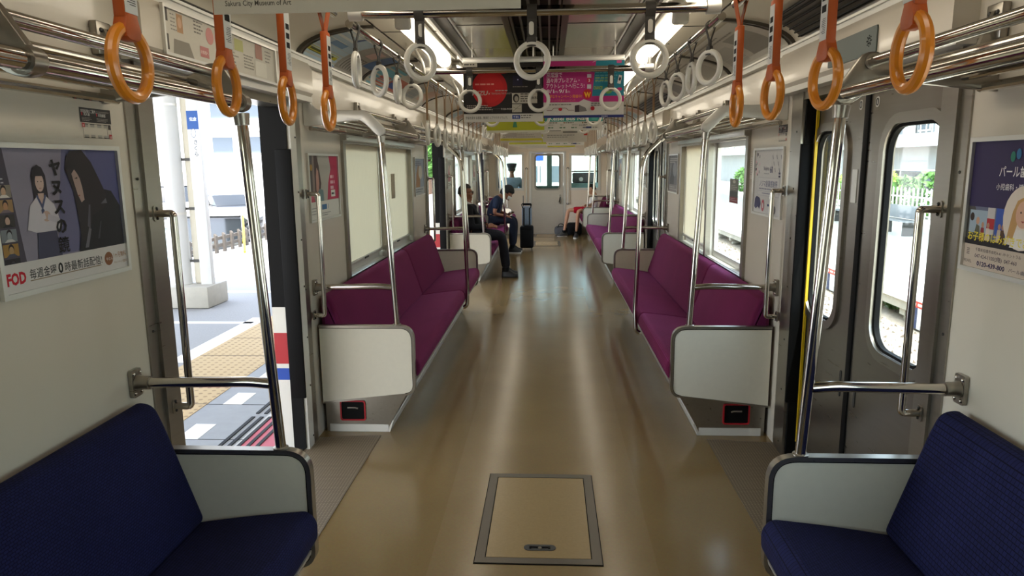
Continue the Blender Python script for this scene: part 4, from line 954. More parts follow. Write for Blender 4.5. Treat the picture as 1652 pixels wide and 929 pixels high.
p = Print(lambda u, v, d: (1.336 - d, 5.14 - u * 1.70, 1.25 + v * .63)); p.rect(0, 0, .135, .265, '#77776c'); p.rect(0, 0, .135, .065, '#8a2f38'); p.rect(0, .065, .135, .13, '#3d423c'); p.oval(.068, .235, .022, .018, '#c9c6b8'); p.fine(.02, .19, .1, 3, .02, .007, '#c9c6b8', 4); p.fine(.02, .045, .1, 2, .02, .007, '#d8b8b4', 4); p.build('sheet', t)

# ------------------------------------------------------------------ posters hung from the ceiling
def hung(x0, y, z0, w, h, label, draw):
    t = thing('hanging_poster', (x0 + w / 2, y, z0), label, 'poster', 'hanging posters')
    f = MB(); f.box(x0, x0 + w, y - .004, y + .010, z0 + h - .004, z0 + h + .03, M['alu'], .003); f.build('clip_rail', t)
    for x in (x0 + .06, x0 + w - .06): MB().tube([(x, y + .003, z0 + h + .028), (x, y + .003, 2.2715)], .004, M['alu'], 8).build('hanger', t)
    f = MB(); f.box(x0, x0 + w, y, y + .0012, z0, z0 + h, ink('#d9d6cf')); f.build('backing_sheet', t)
    p = Print(lambda u, v, d: (x0 + u, y - d, z0 + v)); draw(p, w, h); p.build('sheet', t)
def museum(p, w, h):
    p.rect(0, 0, w, h, '#c6bfb0'); p.text('佐倉市立美術館', .018, .028, .022, '#4a443c', width=.115, bold=.02); p.text('Sakura City Museum of Art', .020, .013, .012, '#4a443c', width=.112, bold=.01)
    p.text('TEL. 043-485-7851   http://www.city.sakura.lg.jp/sakura/museum/', .145, .020, .0105, '#6a645a', width=.22); p.fine(.145, .036, .2, 1, .01, .005, '#6a645a', 2)
    p.line([(.375, .046), (.385, .030), (.40, .036), (.41, .022), (.428, .026), (.432, .045)], .0014, '#5c564c'); p.line([(.395, .05), (.405, .036), (.42, .04), (.43, .03)], .0014, '#5c564c')
    p.poly([(.44, .037), (.48, .037), (.475, .05), (.445, .05)], '#2c2824'); p.rect(0, .10, w, h, '#a89a84'); p.oval(.25, .23, .12, .1, '#7c7466')
hung(-.515, 1.20, 1.787, .512, .36, 'white museum poster hanging at the top edge, cut by the frame', museum)
def yel(p, w, h):
    p.rect(0, 0, w, h, '#d9ac10'); p.rect(.03, .12, w - .03, h - .04, '#e9d9a0'); p.text('夏休み', .1, .18, .1, '#b8321e', bold=.03)
hung(.002, 1.20, 1.800, .512, .36, 'bright yellow poster hanging beside the museum poster', yel)
def redsun(p, w, h):
    p.rect(0, 0, w, h, '#1c1817'); p.oval(.165, .205, .110, .112, '#b3161a', 48); p.oval(.165, .205, .085, .088, '#bd1a1c', 40)
    p.fine(.075, .226, .15, 1, .01, .009, '#d98a80', 11); p.text('MIZU', .055, .165, .036, '#b9a49c', width=.095, bold=.03, slant=.2); p.text('x', .155, .168, .024, '#c9b8b0', slant=.2); p.text('TRAVELING THE PLANETS', .175, .168, .016, '#a49890', width=.13); p.fine(.20, .188, .11, 1, .01, .006, '#a49890', 3)
    p.fine(.02, .098, .19, 3, .012, .005, '#b9aea6', 4); p.line([(.18, .062), (.18, .08), (.3, .08)], .001, '#8f867e'); p.text('7/20-9/29', .235, .074, .015, '#cfc6bd', width=.07)
    p.rect(.0, .0, w, .050, '#c4c0b8'); p.text('宇宙を旅する惑星、観測技とプラネタリウムで。', .012, .020, .018, '#3e3a36', width=.265, bold=.01); p.rect(.305, .018, .355, .042, '#2a3f7c'); p.text('千葉2', .312, .024, .014, '#e2dfe8', width=.036); p.fine(.36, .035, .10, 2, .013, .006, '#4a4640', 7)
    p.rect(.305, .112, .462, .175, '#b9b2a4'); p.oval(.330, .144, .020, .026, '#2a2422'); p.oval(.332, .140, .012, .017, '#a49a8c'); p.fine(.358, .165, .055, 4, .014, .006, '#4a443e', 5); p.text('無料', .425, .137, .020, '#2a2422', bold=.04)
    p.rect(.305, .058, .365, .108, '#b4ad9e'); p.line([(.31, .063), (.335, .085), (.36, .104)], .002, '#5c564c'); p.line([(.312, .09), (.33, .08), (.358, .078)], .0015, '#5c564c')
    p.rect(.31, .22, .37, .28, '#201b34'); p.oval(.342, .255, .004, .004, '#b9b4e0'); p.fine(.31, .21, .12, 1, .01, .005, '#7a7068', 9); p.rect(.305, .30, .47, .35, '#2a2421'); p.rect(.0, .335, .09, h, '#bdb8ac'); p.fine(.008, .345, .07, 1, .01, .008, '#3a3632', 2)
hung(-.495, 4.50, 1.795, .498, .362, 'black hanging poster with a large red disc', redsun)
def outlet(p, w, h):
    p.rect(0, 0, w, h, '#b92c78'); p.poly([(.30, .13), (w, .13), (w, h), (.325, h)], '#1f7f93'); p.poly([(.325, h), (.34, h), (.30, .33)], '#e4d8de')
    p.text('京成線で', .018, .247, .034, '#f0dfe6', width=.098, bold=.04); p.text('酒々井プレミアム・', .018, .214, .032, '#f0dfe6', width=.205, bold=.04); p.text('アウトレットへ行こう!', .018, .181, .032, '#f0dfe6', width=.235, bold=.04)
    p.text('8/1', .018, .152, .030, '#f0dfe6', width=.048, bold=.02); p.text('(木)-', .068, .154, .014, '#f0dfe6', width=.026); p.text('9/1', .096, .152, .030, '#f0dfe6', width=.048, bold=.02); p.text('(日)', .147, .154, .012, '#f0dfe6')
    p.text('お得なキャンペーン開催中!', .018, .122, .022, '#e8902c', width=.22, bold=.03); p.text('アウトレットで今夏のショッピング!', .018, .101, .014, '#e08a60', width=.18)
    p.rect(0, .0, w, .095, '#cbc6be'); p.poly([(.22, .095), (.25, .112), (.30, .095)], '#cbc6be'); p.oval(.272, .142, .028, .030, '#c3242f'); p.text('W', .252, .124, .042, '#f0b428', width=.042, bold=.05)
    p.text('2', .278, .275, .022, '#e8dfe4', bold=.03); p.oval(.283, .225, .016, .017, '#c3244a'); p.text('3', .278, .216, .022, '#f0dfe6', bold=.03); p.rect(.27, .24, .295, .262, '#d8cfd4'); p.rect(.27, .175, .295, .20, '#d8cfd4')
    p.text('CHANCE!', .31, .170, .026, '#9cb43c', width=.055, bold=.03); p.oval(.40, .165, .026, .022, '#6a9a4c'); p.fine(.32, .285, .14, 5, .018, .007, '#5fa4b0', 4); p.fine(.32, .235, .10, 2, .016, .008, '#8fb070', 6); p.poly([(.455, .205), (.475, .20), (.485, .25), (.465, .255)], '#ddd8d6'); p.poly([(.463, .222), (.475, .219), (.479, .238), (.468, .241)], '#2c2a2c'); p.oval(.45, .29, .012, .014, '#8fae3c'); p.oval(.47, .17, .016, .010, '#b93070'); p.rect(.45, .325, .48, .345, '#c04a84'); p.fine(.34, .34, .06, 1, .01, .006, '#bcd4d8', 2)
    p.line([(.02, .045), (.05, .045), (.065, .06), (.14, .06), (.155, .046), (.19, .046)], .003, '#6a3a3c'); p.oval(.105, .052, .012, .010, '#c02a34'); p.fine(.02, .078, .22, 1, .01, .005, '#57534e', 3)
    p.poly([(.195, .035), (.222, .035), (.222, .078), (.195, .074)], '#3a2c30'); p.poly([(.222, .035), (.27, .04), (.262, .06), (.222, .078)], '#7d7874'); p.oval(.305, .056, .013, .013, '#b02232'); p.fine(.295, .084, .10, 2, .012, .005, '#57534e', 5); p.fine(.38, .04, .07, 1, .01, .005, '#57534e', 8); p.oval(.455, .058, .012, .012, '#5a8a50')
    p.rect(0, 0, w, .016, '#27306e'); p.text('京成電鉄', .36, .004, .009, '#d8d8e6', width=.04)
hung(.006, 4.50, 1.815, .498, .345, 'magenta and teal hanging poster about a shopping outlet', outlet)
def lime(p, w, h):
    p.rect(0, 0, w, h, '#b0b02c'); p.rect(0, 0, w, .02, '#d0ccb8'); p.poly([(.225, .045), (.265, .045), (.255, .10), (.245, .13), (.235, .10)], '#3f7a58'); p.fine(.03, .12, .10, 1, .02, .008, '#5c5c28', 2); p.fine(.30, .13, .15, 2, .04, .010, '#50501f', 5); p.rect(.02, .05, .07, .09, '#c6c66a'); p.text('夏のおでかけ', .05, .16, .05, '#3c5a28', width=.3, bold=.02)
hung(-.50, 6.20, 1.80, .498, .345, 'lime green hanging poster behind the black red-disc poster', lime)
def busnavi(p, w, h):
    p.rect(0, 0, w, h, '#cfcac0'); p.rect(0, .074, w, .135, '#3f978c'); p.text('Keisei Bus Navi', .035, .084, .044, '#eceae4', width=.34, bold=.02); p.rect(.40, .085, .45, .115, '#57aa9e'); p.rect(0, .135, w, h, '#cfcac0')
    for i, u in enumerate((.02, .16, .32)): p.rect(u, .058, u + .010, .069, '#8c5a28'); p.fine(u + .016, .060, .10, 1, .01, .008, '#6a6660', i + 3)
    for i in range(4): p.fine(.03 + i * .10, .043, .05, 1, .01, .006, '#8c8a84', i); p.fine(.025 + i * .10, .018, .06, 1, .01, .010, '#5c7c5c' if i < 3 else '#6a6a70', i + 9)
    p.rect(.355, .016, .40, .031, '#2b3266'); p.fine(.41, .018, .07, 1, .01, .009, '#8c8a84', 4); p.text('乗換検索', .29, .036, .016, '#6a6660', width=.06)
hung(.005, 6.20, 1.815, .495, .33, 'pale hanging poster with a green bus title band', busnavi)
def stripes(p, w, h):
    p.rect(0, 0, w, h, '#c3bcae'); p.rect(0, .02, w, .045, '#c4b83c'); p.rect(.20, .125, w * .95, .15, '#8e6c70'); p.rect(.24, .130, .29, .15, '#3c2c30'); p.fine(.03, .10, .4, 3, .022, .007, '#8a847a', 3); p.rect(.06, .06, .18, .14, '#a9a096')
def stripes2(p, w, h):
    p.rect(0, 0, w, h, '#cbc5b8'); p.rect(.05, .12, .20, .14, '#4a4642'); p.rect(.22, .125, .38, .14, '#4a4642'); p.rect(.22, .10, .38, .115, '#6a6660'); p.rect(.40, .10, .44, .15, '#8a6a50'); p.rect(.47 - .02, .07, .49, .11, '#c04030'); p.fine(.05, .07, .35, 2, .02, .008, '#8c8a84', 5)
hung(-.50, 7.90, 1.765, .46, .36, 'pale hanging poster with a yellow foot strip, deep in the car', stripes)
hung(-.03, 7.90, 1.765, .48, .36, 'pale hanging poster with dark stripes, deep in the car', stripes2)
hung(-.50, 9.60, 1.77, .498, .36, 'small yellowish hanging poster far down the car, platform side half', lime)
hung(.006, 9.60, 1.77, .498, .36, 'small pale hanging poster far down the car, track side half', busnavi)
hung(-.50, 12.90, 1.80, .498, .36, 'hanging poster with a dark band close before the cab bulkhead, platform side half', stripes2)
hung(.006, 12.90, 1.80, .498, .36, 'hanging poster close before the cab bulkhead, track side half', stripes)

# ------------------------------------------------------------------ curved posters held in the coves
def curved(s, y0, y1, label, draw):
    t = thing('curved_poster', (s * 1.2, (y0 + y1) / 2, 2.1), label, 'poster', 'curved cove posters')
    L = .46
    def fn(u, v, d):
        x, z = cove(.06 + .80 * v / L); k = .010 + d
        return (s * (x - k), (y0 + u) if s < 0 else (y1 - u), z - k * .7)
    p = Print(fn, .0003); p.curve = True; draw(p, y1 - y0, L); p.build('sheet', t)
def rail_ad(p, w, h):
    p.rect(0, 0, w, h, '#b9b4a8'); p.rect(0, .02, w * .46, h, '#a9bcc6'); p.rect(0, .30, .30, h, '#cfd2cc'); p.rect(0, .10, w * .42, .17, '#b9b02c'); p.rect(.02, .128, w * .36, .150, '#4a5020'); p.rect(.02, .108, w * .26, .118, '#5a5c24'); p.rect(w * .1, .25, w * .30, .30, '#6f8fb0'); p.rect(w * .22, .36, w * .26, h, '#4c5f84')
    p.rect(w * .46, 0, w, h, '#9a948a'); p.rect(w * .40, .01, w * .72, .05, '#3c4486'); p.fine(w * .42, .024, w * .26, 1, .01, .016, '#c4c4dc', 3); p.rect(w * .5, .08, w * .78, .26, '#6c675f')
    for i in range(6): p.rect(w * (.50 + i * .045), .08, w * (.525 + i * .045), .25, '#a9a49a')
    p.rect(w * .80, .20, w, h, '#46658f'); p.rect(w * .60, .30, w * .75, .40, '#c4a49a')
def cyan_ad(p, w, h):
    p.rect(0, 0, w, h, '#b5b0a4'); p.rect(w * .05, .02, w * .5, h * .8, '#5fa3b4'); p.rect(w * .2, .06, w * .45, h * .5, '#b0503f'); p.rect(w * .5, .05, w * .95, h * .6, '#a85a46'); p.rect(w * .55, .10, w * .75, h * .4, '#3f5a94'); p.rect(0, 0, w, .03, '#bdae5a'); p.fine(w * .1, h * .85, w * .8, 2, .03, .012, '#7a756a', 5)
def plain_ad(c1, c2, c3, seed):
    def d(p, w, h):
        p.rect(0, 0, w, h, '#bab5a9'); p.rect(0, 0, w, .045, c1); p.rect(w * .1, .08, w * .45, h * .7, c2); p.rect(w * .55, .12, w * .9, h * .8, c3); p.fine(w * .08, h * .9, w * .8, 2, .03, .012, '#7a756a', seed)
    return d
curved(-1, 3.80, 4.94, 'curved blue and yellow poster in the first cove bay, platform side', rail_ad)
curved(-1, 5.03, 6.14, 'curved cyan and brick red poster in the second cove bay, platform side', cyan_ad)
curved(-1, 6.23, 7.30, 'curved muted poster in the third cove bay, platform side', plain_ad('#8f6a70', '#9aa0a0', '#c2a08c', 3))
curved(1, 3.80, 4.94, 'curved white poster with a slate blue foot strip in the first cove bay, track side', plain_ad('#5c6488', '#a9a59a', '#8d897f', 4))
curved(1, 5.03, 6.14, 'curved poster with a yellow green foot strip in the second cove bay, track side', plain_ad('#a3b04a', '#9a968c', '#aaa59a', 5))
curved(1, 6.23, 7.30, 'curved pale poster in the third cove bay, track side', plain_ad('#a8948c', '#b0a498', '#8c8a84', 6))
for s in (-1, 1):
    for i, (a, b) in enumerate(((9.11, 10.22), (10.31, 11.42), (11.51, 12.58))):
        curved(s, a, b, 'curved poster in the %s cove bay past the second doorway, %s' % (ORD[i], SIDE[s]), plain_ad(*[('#a8948c', '#8fa4ac', '#b08c78'), ('#6c7c9c', '#b8a890', '#a0a098'), ('#b0a860', '#a48c88', '#8c98a0')][i], 7 + i))

# ================================================================== people
skin_m = mat('skin', '#b98a6c', .55, noise=.06, scale=30); skin_d = mat('tanned_skin', '#8f5c42', .55, noise=.06, scale=30)
hair_m = mat('black_hair', '#060505', .8, noise=.25, scale=120, stretch=(1, 1, 6), bump=.4); hair_g = mat('grey_black_hair', '#2a2624', .55, noise=.3, scale=120, stretch=(1, 1, 6), bump=.4)
def cloth(name, c): return mat(name, c, .85, noise=.15, scale=26, bump=.25, spec=.25)
def skinned(nodes, edges, sub=2):
    """nodes [(pos, radius)], edges [(i, j)] -> smooth limbs grown over a jointed skeleton"""
    me = bpy.data.meshes.new('skeleton'); me.from_pydata([p for p, r in nodes], edges, [])
    o = bpy.data.objects.new('skeleton', me); COL.objects.link(o); o.modifiers.new('s', 'SKIN')
    for i, (p, r) in enumerate(nodes): me.skin_vertices[0].data[i].radius = (r, r) if isinstance(r, (int, float)) else r
    me.skin_vertices[0].data[0].use_root = True
    o.modifiers['s'].use_smooth_shade = True; sb = o.modifiers.new('u', 'SUBSURF'); sb.levels = sub; sb.render_levels = sub
    dg = bpy.context.evaluated_depsgraph_get(); dg.update(); ev = bpy.data.meshes.new_from_object(o.evaluated_get(dg))
    V = [tuple(v.co) for v in ev.vertices]; F = [tuple(p.vertices) for p in ev.polygons]
    bpy.data.meshes.remove(ev); bpy.data.objects.remove(o); bpy.data.meshes.remove(me); return V, F
def fuse(mb, name, parent, m, voxel=.0075):
    """weld overlapping shapes into one continuous surface"""
    me = bpy.data.meshes.new(name); me.from_pydata(mb.v, [], mb.f); bm = bmesh.new(); bm.from_mesh(me); bmesh.ops.recalc_face_normals(bm, faces=bm.faces); bm.to_mesh(me); bm.free()
    o = bpy.data.objects.new(name, me); COL.objects.link(o); r = o.modifiers.new('r', 'REMESH'); r.mode = 'VOXEL'; r.voxel_size = voxel; sm = o.modifiers.new('m', 'SMOOTH'); sm.iterations = 3; sm.factor = .4
    dg = bpy.context.evaluated_depsgraph_get(); dg.update(); ev = bpy.data.meshes.new_from_object(o.evaluated_get(dg)); bpy.data.objects.remove(o); bpy.data.meshes.remove(me)
    out = MB(); out.raw([tuple(v.co) for v in ev.vertices], [tuple(p.vertices) for p in ev.polygons], m); bpy.data.meshes.remove(ev)
    return out.build(name, parent, 80)
def frame(c, fwd, up):
    f = Vector(fwd).normalized(); u = Vector(up); u = (u - f * u.dot(f)).normalized(); r = f.cross(u); c = Vector(c)
    return lambda x, y, z: c + r * x + f * y + u * z
def head_shape(mb, c, fwd, up, k=1.0):
    T = frame(c, fwd, up); bm = bmesh.new(); bmesh.ops.create_uvsphere(bm, u_segments=20, v_segments=14, radius=1)
    V = []
    for v in bm.verts:
        x, y, z = v.co; w = 1 - .38 * max(0, -z) ** 1.4
        X = x * .074 * w; Y = y * (.094 if y < 0 else .088) * (1 - .20 * max(0, -z) ** 2) + (.022 * max(0, -z) if y > -.3 else .0); Z = z * .114
        if y < 0 and z < -.35: Y *= 1 - .45 * (-z - .35)
        V.append(T(X * k, Y * k, Z * k))
    bm.verts.index_update(); mb.raw(V, [[q.index for q in f.verts] for f in bm.faces], None); bm.free()
    def blob(x, y, z, a, b, cc):
        b2 = bmesh.new(); bmesh.ops.create_uvsphere(b2, u_segments=10, v_segments=8, radius=1)
        VV = [T((x + v.co.x * a) * k, (y + v.co.y * b) * k, (z + v.co.z * cc) * k) for v in b2.verts]; b2.verts.index_update(); mb.raw(VV, [[q.index for q in f.verts] for f in b2.faces], None); b2.free()
    blob(0, .094, -.018, .013, .018, .012); blob(0, .086, .006, .009, .012, .026); blob(0, .082, .026, .045, .012, .010)   # nose, bridge, brow
    blob(0, .087, -.052, .022, .010, .006); blob(0, .086, -.063, .019, .010, .007); blob(0, .078, -.092, .020, .016, .016)   # lips, chin
    for s in (-1, 1): blob(s * .076, -.006, -.002, .010, .020, .031); blob(s * .040, .064, -.022, .020, .018, .020)   # ears, cheeks
def face_bits(t, c, fwd, up, k=1.0, glasses=False):
    T = frame(c, fwd, up)
    def blob(mb, x, y, z, a, b, cc, m):
        b2 = bmesh.new(); bmesh.ops.create_uvsphere(b2, u_segments=10, v_segments=8, radius=1)
        VV = [T((x + v.co.x * a) * k, (y + v.co.y * b) * k, (z + v.co.z * cc) * k) for v in b2.verts]; b2.verts.index_update(); mb.raw(VV, [[q.index for q in f.verts] for f in b2.faces], m); b2.free()
    f = MB()
    for s in (-1, 1): blob(f, s * .030, .080, .006, .013, .009, .006, M['label']); blob(f, s * .030, .0855, .006, .006, .005, .006, M['dark'])
    f.build('eyes', t, 60)
    f = MB()
    for s in (-1, 1): blob(f, s * .031, .0905, .027, .018, .005, .0035, hair_m)
    f.build('eyebrows', t, 60)
    if glasses:
        f = MB()
        for s in (-1, 1):
            f.tube([T((s * .033 + .024 * math.cos(a * PI / 8)) * k, .104 * k, (.004 + .018 * math.sin(a * PI / 8)) * k) for a in range(16)], .0022, M['dark'], 6, closed=True)
            f.tube([T(s * .057 * k, .104 * k, .008 * k), T(s * .080 * k, .06 * k, .010 * k), T(s * .084 * k, -.01 * k, .012 * k)], .0022, M['dark'], 6)
        f.tube([T(-.009 * k, .105 * k, .008 * k), T(.009 * k, .105 * k, .008 * k)], .002, M['dark'], 6); f.build('glasses', t)
def hair_shape(t, c, fwd, up, m, k=1.0, fringe=.35, nape=-.45, puff=1.10):
    T = frame(c, fwd, up); bm = bmesh.new(); bmesh.ops.create_uvsphere(bm, u_segments=28, v_segments=20, radius=1); V = []; rnd = random.Random(2)
    for v in bm.verts:
        x, y, z = v.co; q = puff + rnd.uniform(-.015, .015)
        if y > .25 and z < fringe: q = .80
        elif z < nape or (y > -.15 and z < -.05): q = .80
        V.append(T(x * .078 * q * k, (y * .096 * q - .003) * k, (z * .114 * q + .004) * k))
    bm.verts.index_update(); f = MB(); f.raw(V, [[q.index for q in g.verts] for g in bm.faces], m); bm.free(); return f.build('hair', t, 80)
def hand_nodes(wrist, dirv, palm_n, side, curl=.5, k=1.0):
    """skinned chains of one hand: palm and five fingers; side +1 when the thumb leaves towards dir x palm_n"""
    d = Vector(dirv).normalized(); n = Vector(palm_n); n = (n - d * n.dot(d)).normalized(); a = d.cross(n) * side; w = Vector(wrist); out = []
    for i, (off, L) in enumerate(((.030, .068), (.010, .076), (-.010, .070), (-.029, .055))):
        base = w + d * .085 * k + a * off * k; p = [w + d * .03 * k + a * off * .55 * k, base]; ang = 0; cur = base
        for q, fr in enumerate((.45, .32, .23)):
            ang += curl * (.5 + .5 * q); cur = cur + (d * math.cos(ang) + n * math.sin(ang)) * L * fr * k; p.append(cur)
        out.append([(tuple(x), r * k) for x, r in zip(p, (.0125, .0105, .0092, .0082, .0065))])
    p = [w + d * .015 * k + a * .012 * k, w + d * .045 * k + a * .042 * k + n * .006 * k, w + d * .075 * k + a * .055 * k + n * .014 * k, w + d * .098 * k + a * .052 * k + n * .022 * k]
    out.append([(tuple(x), r * k) for x, r in zip(p, (.014, .0125, .0098, .0072))]); return out
def chain(mb, pts, sub=1):
    V, F = skinned(pts, [(i, i + 1) for i in range(len(pts) - 1)], sub); mb.raw(V, F, None)
def limb(mb, pts, m=None, sub=2):
    V, F = skinned(pts, [(i, i + 1) for i in range(len(pts) - 1)], sub); mb.raw(V, F, m)
def shoe(t, ankle, toe, m, sole=None, name='shoe', k=1.0):
    a = Vector(ankle); d = (Vector(toe) - a); d.z = 0; L = d.length; d.normalize(); r = Vector((d.y, -d.x, 0)); g = MB(); h = .0
    def P(x, y, z): return (a.x + d.x * y + r.x * x, a.y + d.y * y + r.y * x, z)
    prof = [(-.062, .030, .080), (-.035, .042, .105), (.02, .044, .100), (.07, .045, .072), (L - .06, .046, .050), (L - .02, .038, .040), (L, .018, .030)]
    V = []; n = 12
    for y, w, hh in prof:
        for j in range(n):
            q = 2 * PI * j / n; x = w * k * math.cos(q); z = max(.0, math.sin(q)) * hh * k + .018 if math.sin(q) > 0 else .010
            V.append(P(x, y, z))
    F = [(i * n + j, i * n + (j + 1) % n, (i + 1) * n + (j + 1) % n, (i + 1) * n + j) for i in range(len(prof) - 1) for j in range(n)] + [tuple(range(n)), tuple((len(prof) - 1) * n + j for j in range(n))]
    g.raw(V, F, m); o = g.build(name, t, 60)
    g = MB(); V = []
    for z in (.001, .016):
        for y, w, hh in prof: V.append(P(w * 1.05 * k, y * 1.01, z))
        for y, w, hh in reversed(prof): V.append(P(-w * 1.05 * k, y * 1.01, z))
    q = len(prof) * 2; F = [tuple(range(q)), tuple(range(2 * q - 1, q - 1, -1))] + [(i, (i + 1) % q, q + (i + 1) % q, q + i) for i in range(q)]
    g.raw(V, F, sole or M['dark']); g.build('sole', o); return o

def seated(name_label, loc, J, skin, k=1.0, hand_k=1.0, fwd=(1, 0, 0), headdir=(1, 0, 0), headup=(0, 0, 1), bare=(), glasses=False, hair=None, hair_kw={}, top=None, pants=None, sleeve='long', coat=None):
    """J: joints hip, waist, chest, neck, head, and per side S/E/H (shoulder, elbow, wrist), T/K/A (hip joint, knee, ankle), F (toe)"""
    t = thing('person', loc, name_label, 'person'); b = MB()
    nodes = [(J['hip'], .105 * k), (J['waist'], .095 * k), (J['chest'], .105 * k), (J['neck'], .052 * k), (tuple(Vector(J['head']) - Vector(headup).normalized() * .05 * k), .055 * k)]; edges = [(0, 1), (1, 2), (2, 3), (3, 4)]
    def add(p, r, q): nodes.append((p, r * k)); edges.append((q, len(nodes) - 1)); return len(nodes) - 1
    for s in 'RL':
        q = add(J['S' + s], .048, 2); q = add(J['E' + s], .038, q); q = add(J['H' + s], .024, q)
        q = add(J['T' + s], .078, 0); q = add(J['K' + s], .052, q); mid = Vector(J['K' + s]).lerp(Vector(J['A' + s]), .35); q = add(tuple(mid), .050, q); q = add(J['A' + s], .029, q); add(tuple(Vector(J['A' + s]) + (Vector(J['F' + s]) - Vector(J['A' + s])) * .42 + Vector((0, 0, -.018))), .019, q)
    V, F = skinned(nodes, edges, 2); b.raw(V, F, None); head_shape(b, J['head'], headdir, headup, k)
    for s in 'RL':
        hd = J.get('D' + s) or tuple(Vector(J['H' + s]) - Vector(J['E' + s])); pn = J.get('N' + s, (0, 0, -1))
        for c in hand_nodes(J['H' + s], hd, pn, 1 if s == 'R' else -1, J.get('curl', .35), hand_k): chain(b, c)
        chain(b, [(J['H' + s], .026 * k), (tuple(Vector(J['H' + s]) + Vector(hd).normalized() * .045 * hand_k), .030 * hand_k), (tuple(Vector(J['H' + s]) + Vector(hd).normalized() * .085 * hand_k), .030 * hand_k)])
    fuse(b, 'body', t, skin, .0075)
    face_bits(t, J['head'], headdir, headup, k, glasses)
    if hair: hair_shape(t, J['head'], headdir, headup, hair, k, **hair_kw)
    # shirt or jacket
    g = 1.16; nodes = [(tuple(Vector(J['hip']).lerp(Vector(J['waist']), .1)), .118 * k), (J['waist'], .112 * k * g), (J['chest'], .122 * k * g), (tuple(Vector(J['chest']).lerp(Vector(J['neck']), .72)), .072 * k)]; edges = [(0, 1), (1, 2), (2, 3)]
    for s in 'RL':
        q = add(J['S' + s], .066, 2)
        if sleeve == 'long': q = add(J['E' + s], .054, q); add(tuple(Vector(J['E' + s]).lerp(Vector(J['H' + s]), .92)), .040, q)
        else: add(tuple(Vector(J['S' + s]).lerp(Vector(J['E' + s]), .72)), .062, q)
    V, F = skinned(nodes, edges, 2); c = MB(); c.raw(V, F, top); c.build('jacket' if coat else 'shirt', t, 70)
    # trousers or shorts
    end = 'short' in (bare or ()); nodes = [(tuple(Vector(J['hip']) + Vector((0, 0, .02))), .10 * k)]; edges = []
    for s in 'RL':
        q = add(J['T' + s], .082, 0)
        if end: add(tuple(Vector(J['T' + s]).lerp(Vector(J['K' + s]), .80)), .084, q)
        else:
            q = add(J['K' + s], .074, q); mid = Vector(J['K' + s]).lerp(Vector(J['A' + s]), .5); q = add(tuple(mid), .070, q); add(tuple(Vector(J['K' + s]).lerp(Vector(J['A' + s]), .97)), .066, q)
    V, F = skinned(nodes, edges, 2); c = MB(); c.raw(V, F, pants); c.build('shorts' if end else 'trousers', t, 70)
    return t
suit = cloth('black_suit', '#17171b'); suit_t = cloth('charcoal_trousers', '#1e1f26'); navy = cloth('navy_shirt', '#1e2438'); navy_t = cloth('navy_trousers', '#191d2b'); whites = cloth('white_shirt', '#e4e2de'); reds = cloth('red_shorts', '#b3122a')
leather = mat('black_leather', '#0b0b0c', .55, noise=.1, scale=20)
Y = 9.55
J = dict(hip=(-.955, Y, .575), waist=(-.99, Y, .69), chest=(-1.045, Y, .88), neck=(-1.085, Y, 1.03), head=(-1.10, Y, 1.15), SR=(-1.05, Y - .175, .955), ER=(-.99, Y - .24, .70), HR=(-.80, Y - .10, .70), SL=(-1.05, Y + .175, .955), EL=(-.99, Y + .24, .70), HL=(-.80, Y + .07, .71),
         TR=(-.92, Y - .09, .575), KR=(-.60, Y - .10, .572), AR=(-.545, Y - .09, .10), FR=(-.385, Y - .11, .03), TL=(-.92, Y + .09, .575), KL=(-.62, Y + .11, .577), AL=(-.56, Y + .12, .10), FL=(-.40, Y + .13, .03), DR=(.9, .45, -.1), DL=(.9, -.4, -.1), curl=.3)
p = seated('seated man in a black suit with glasses, hands in his lap, beyond the second doorway', (-.9, Y, .45), J, skin_d, glasses=True, hair=hair_g, hair_kw=dict(fringe=.5, nape=-.2, puff=1.07), top=suit, pants=suit_t, coat=True)
c = MB(); c.tube([(-1.075 + .070 * math.cos(q * PI / 9), Y + .070 * math.sin(q * PI / 9), 1.022 - .030 * math.cos(q * PI / 9)) for q in range(18)], .015, whites, 8, closed=True); c.prism([(Y - .045, .985), (Y + .045, .985), (Y, .84)], 'x', -.945, -.925, whites); c.build('shirt_collar', p)
c = MB(); c.tube([(-.985, Y, .985), (-.925, Y, .94), (-.915, Y, .85)], [.012, .012, .016], mat('dark_tie', '#2b2f48', .6), 8); c.build('necktie', p)
for s in 'RL': c = MB(); A = Vector(J['A' + s]); c.tube([A + Vector((-.005, 0, -.02)), A + Vector((-.003, 0, .07))], [.045, .044], M['dark'], 12); c.build('sock', p); shoe(p, J['A' + s], J['F' + s], leather)
Y = 12.2
J = dict(hip=(-.945, Y, .575), waist=(-.94, Y, .71), chest=(-.86, Y, .885), neck=(-.775, Y, .985), head=(-.690, Y, 1.035), SR=(-.86, Y - .175, .93), ER=(-.90, Y - .22, .69), HR=(-.705, Y - .13, .645), SL=(-.86, Y + .175, .93), EL=(-.84, Y + .19, .70), HL=(-.70, Y + .06, .66),
         TR=(-.92, Y - .09, .575), KR=(-.585, Y - .11, .572), AR=(-.60, Y - .10, .10), FR=(-.45, Y - .12, .03), TL=(-.92, Y + .09, .575), KL=(-.565, Y + .11, .572), AL=(-.60, Y + .11, .10), FL=(-.44, Y + .12, .03), DR=(.9, .1, -.35), DL=(.8, -.45, .15), NL=(.3, -.2, 1), curl=.4)
p = seated('man in a navy short sleeved shirt and face mask bent over his phone', (-.85, Y, .45), J, skin_d, hair=hair_m, hair_kw=dict(fringe=.25, nape=-.55, puff=1.27), headdir=(.86, -.06, -.5), headup=(.5, 0, .86), top=navy, pants=navy_t, sleeve='short')
T = frame(J['head'], (.86, -.06, -.5), (.5, 0, .86)); c = MB(); g = []
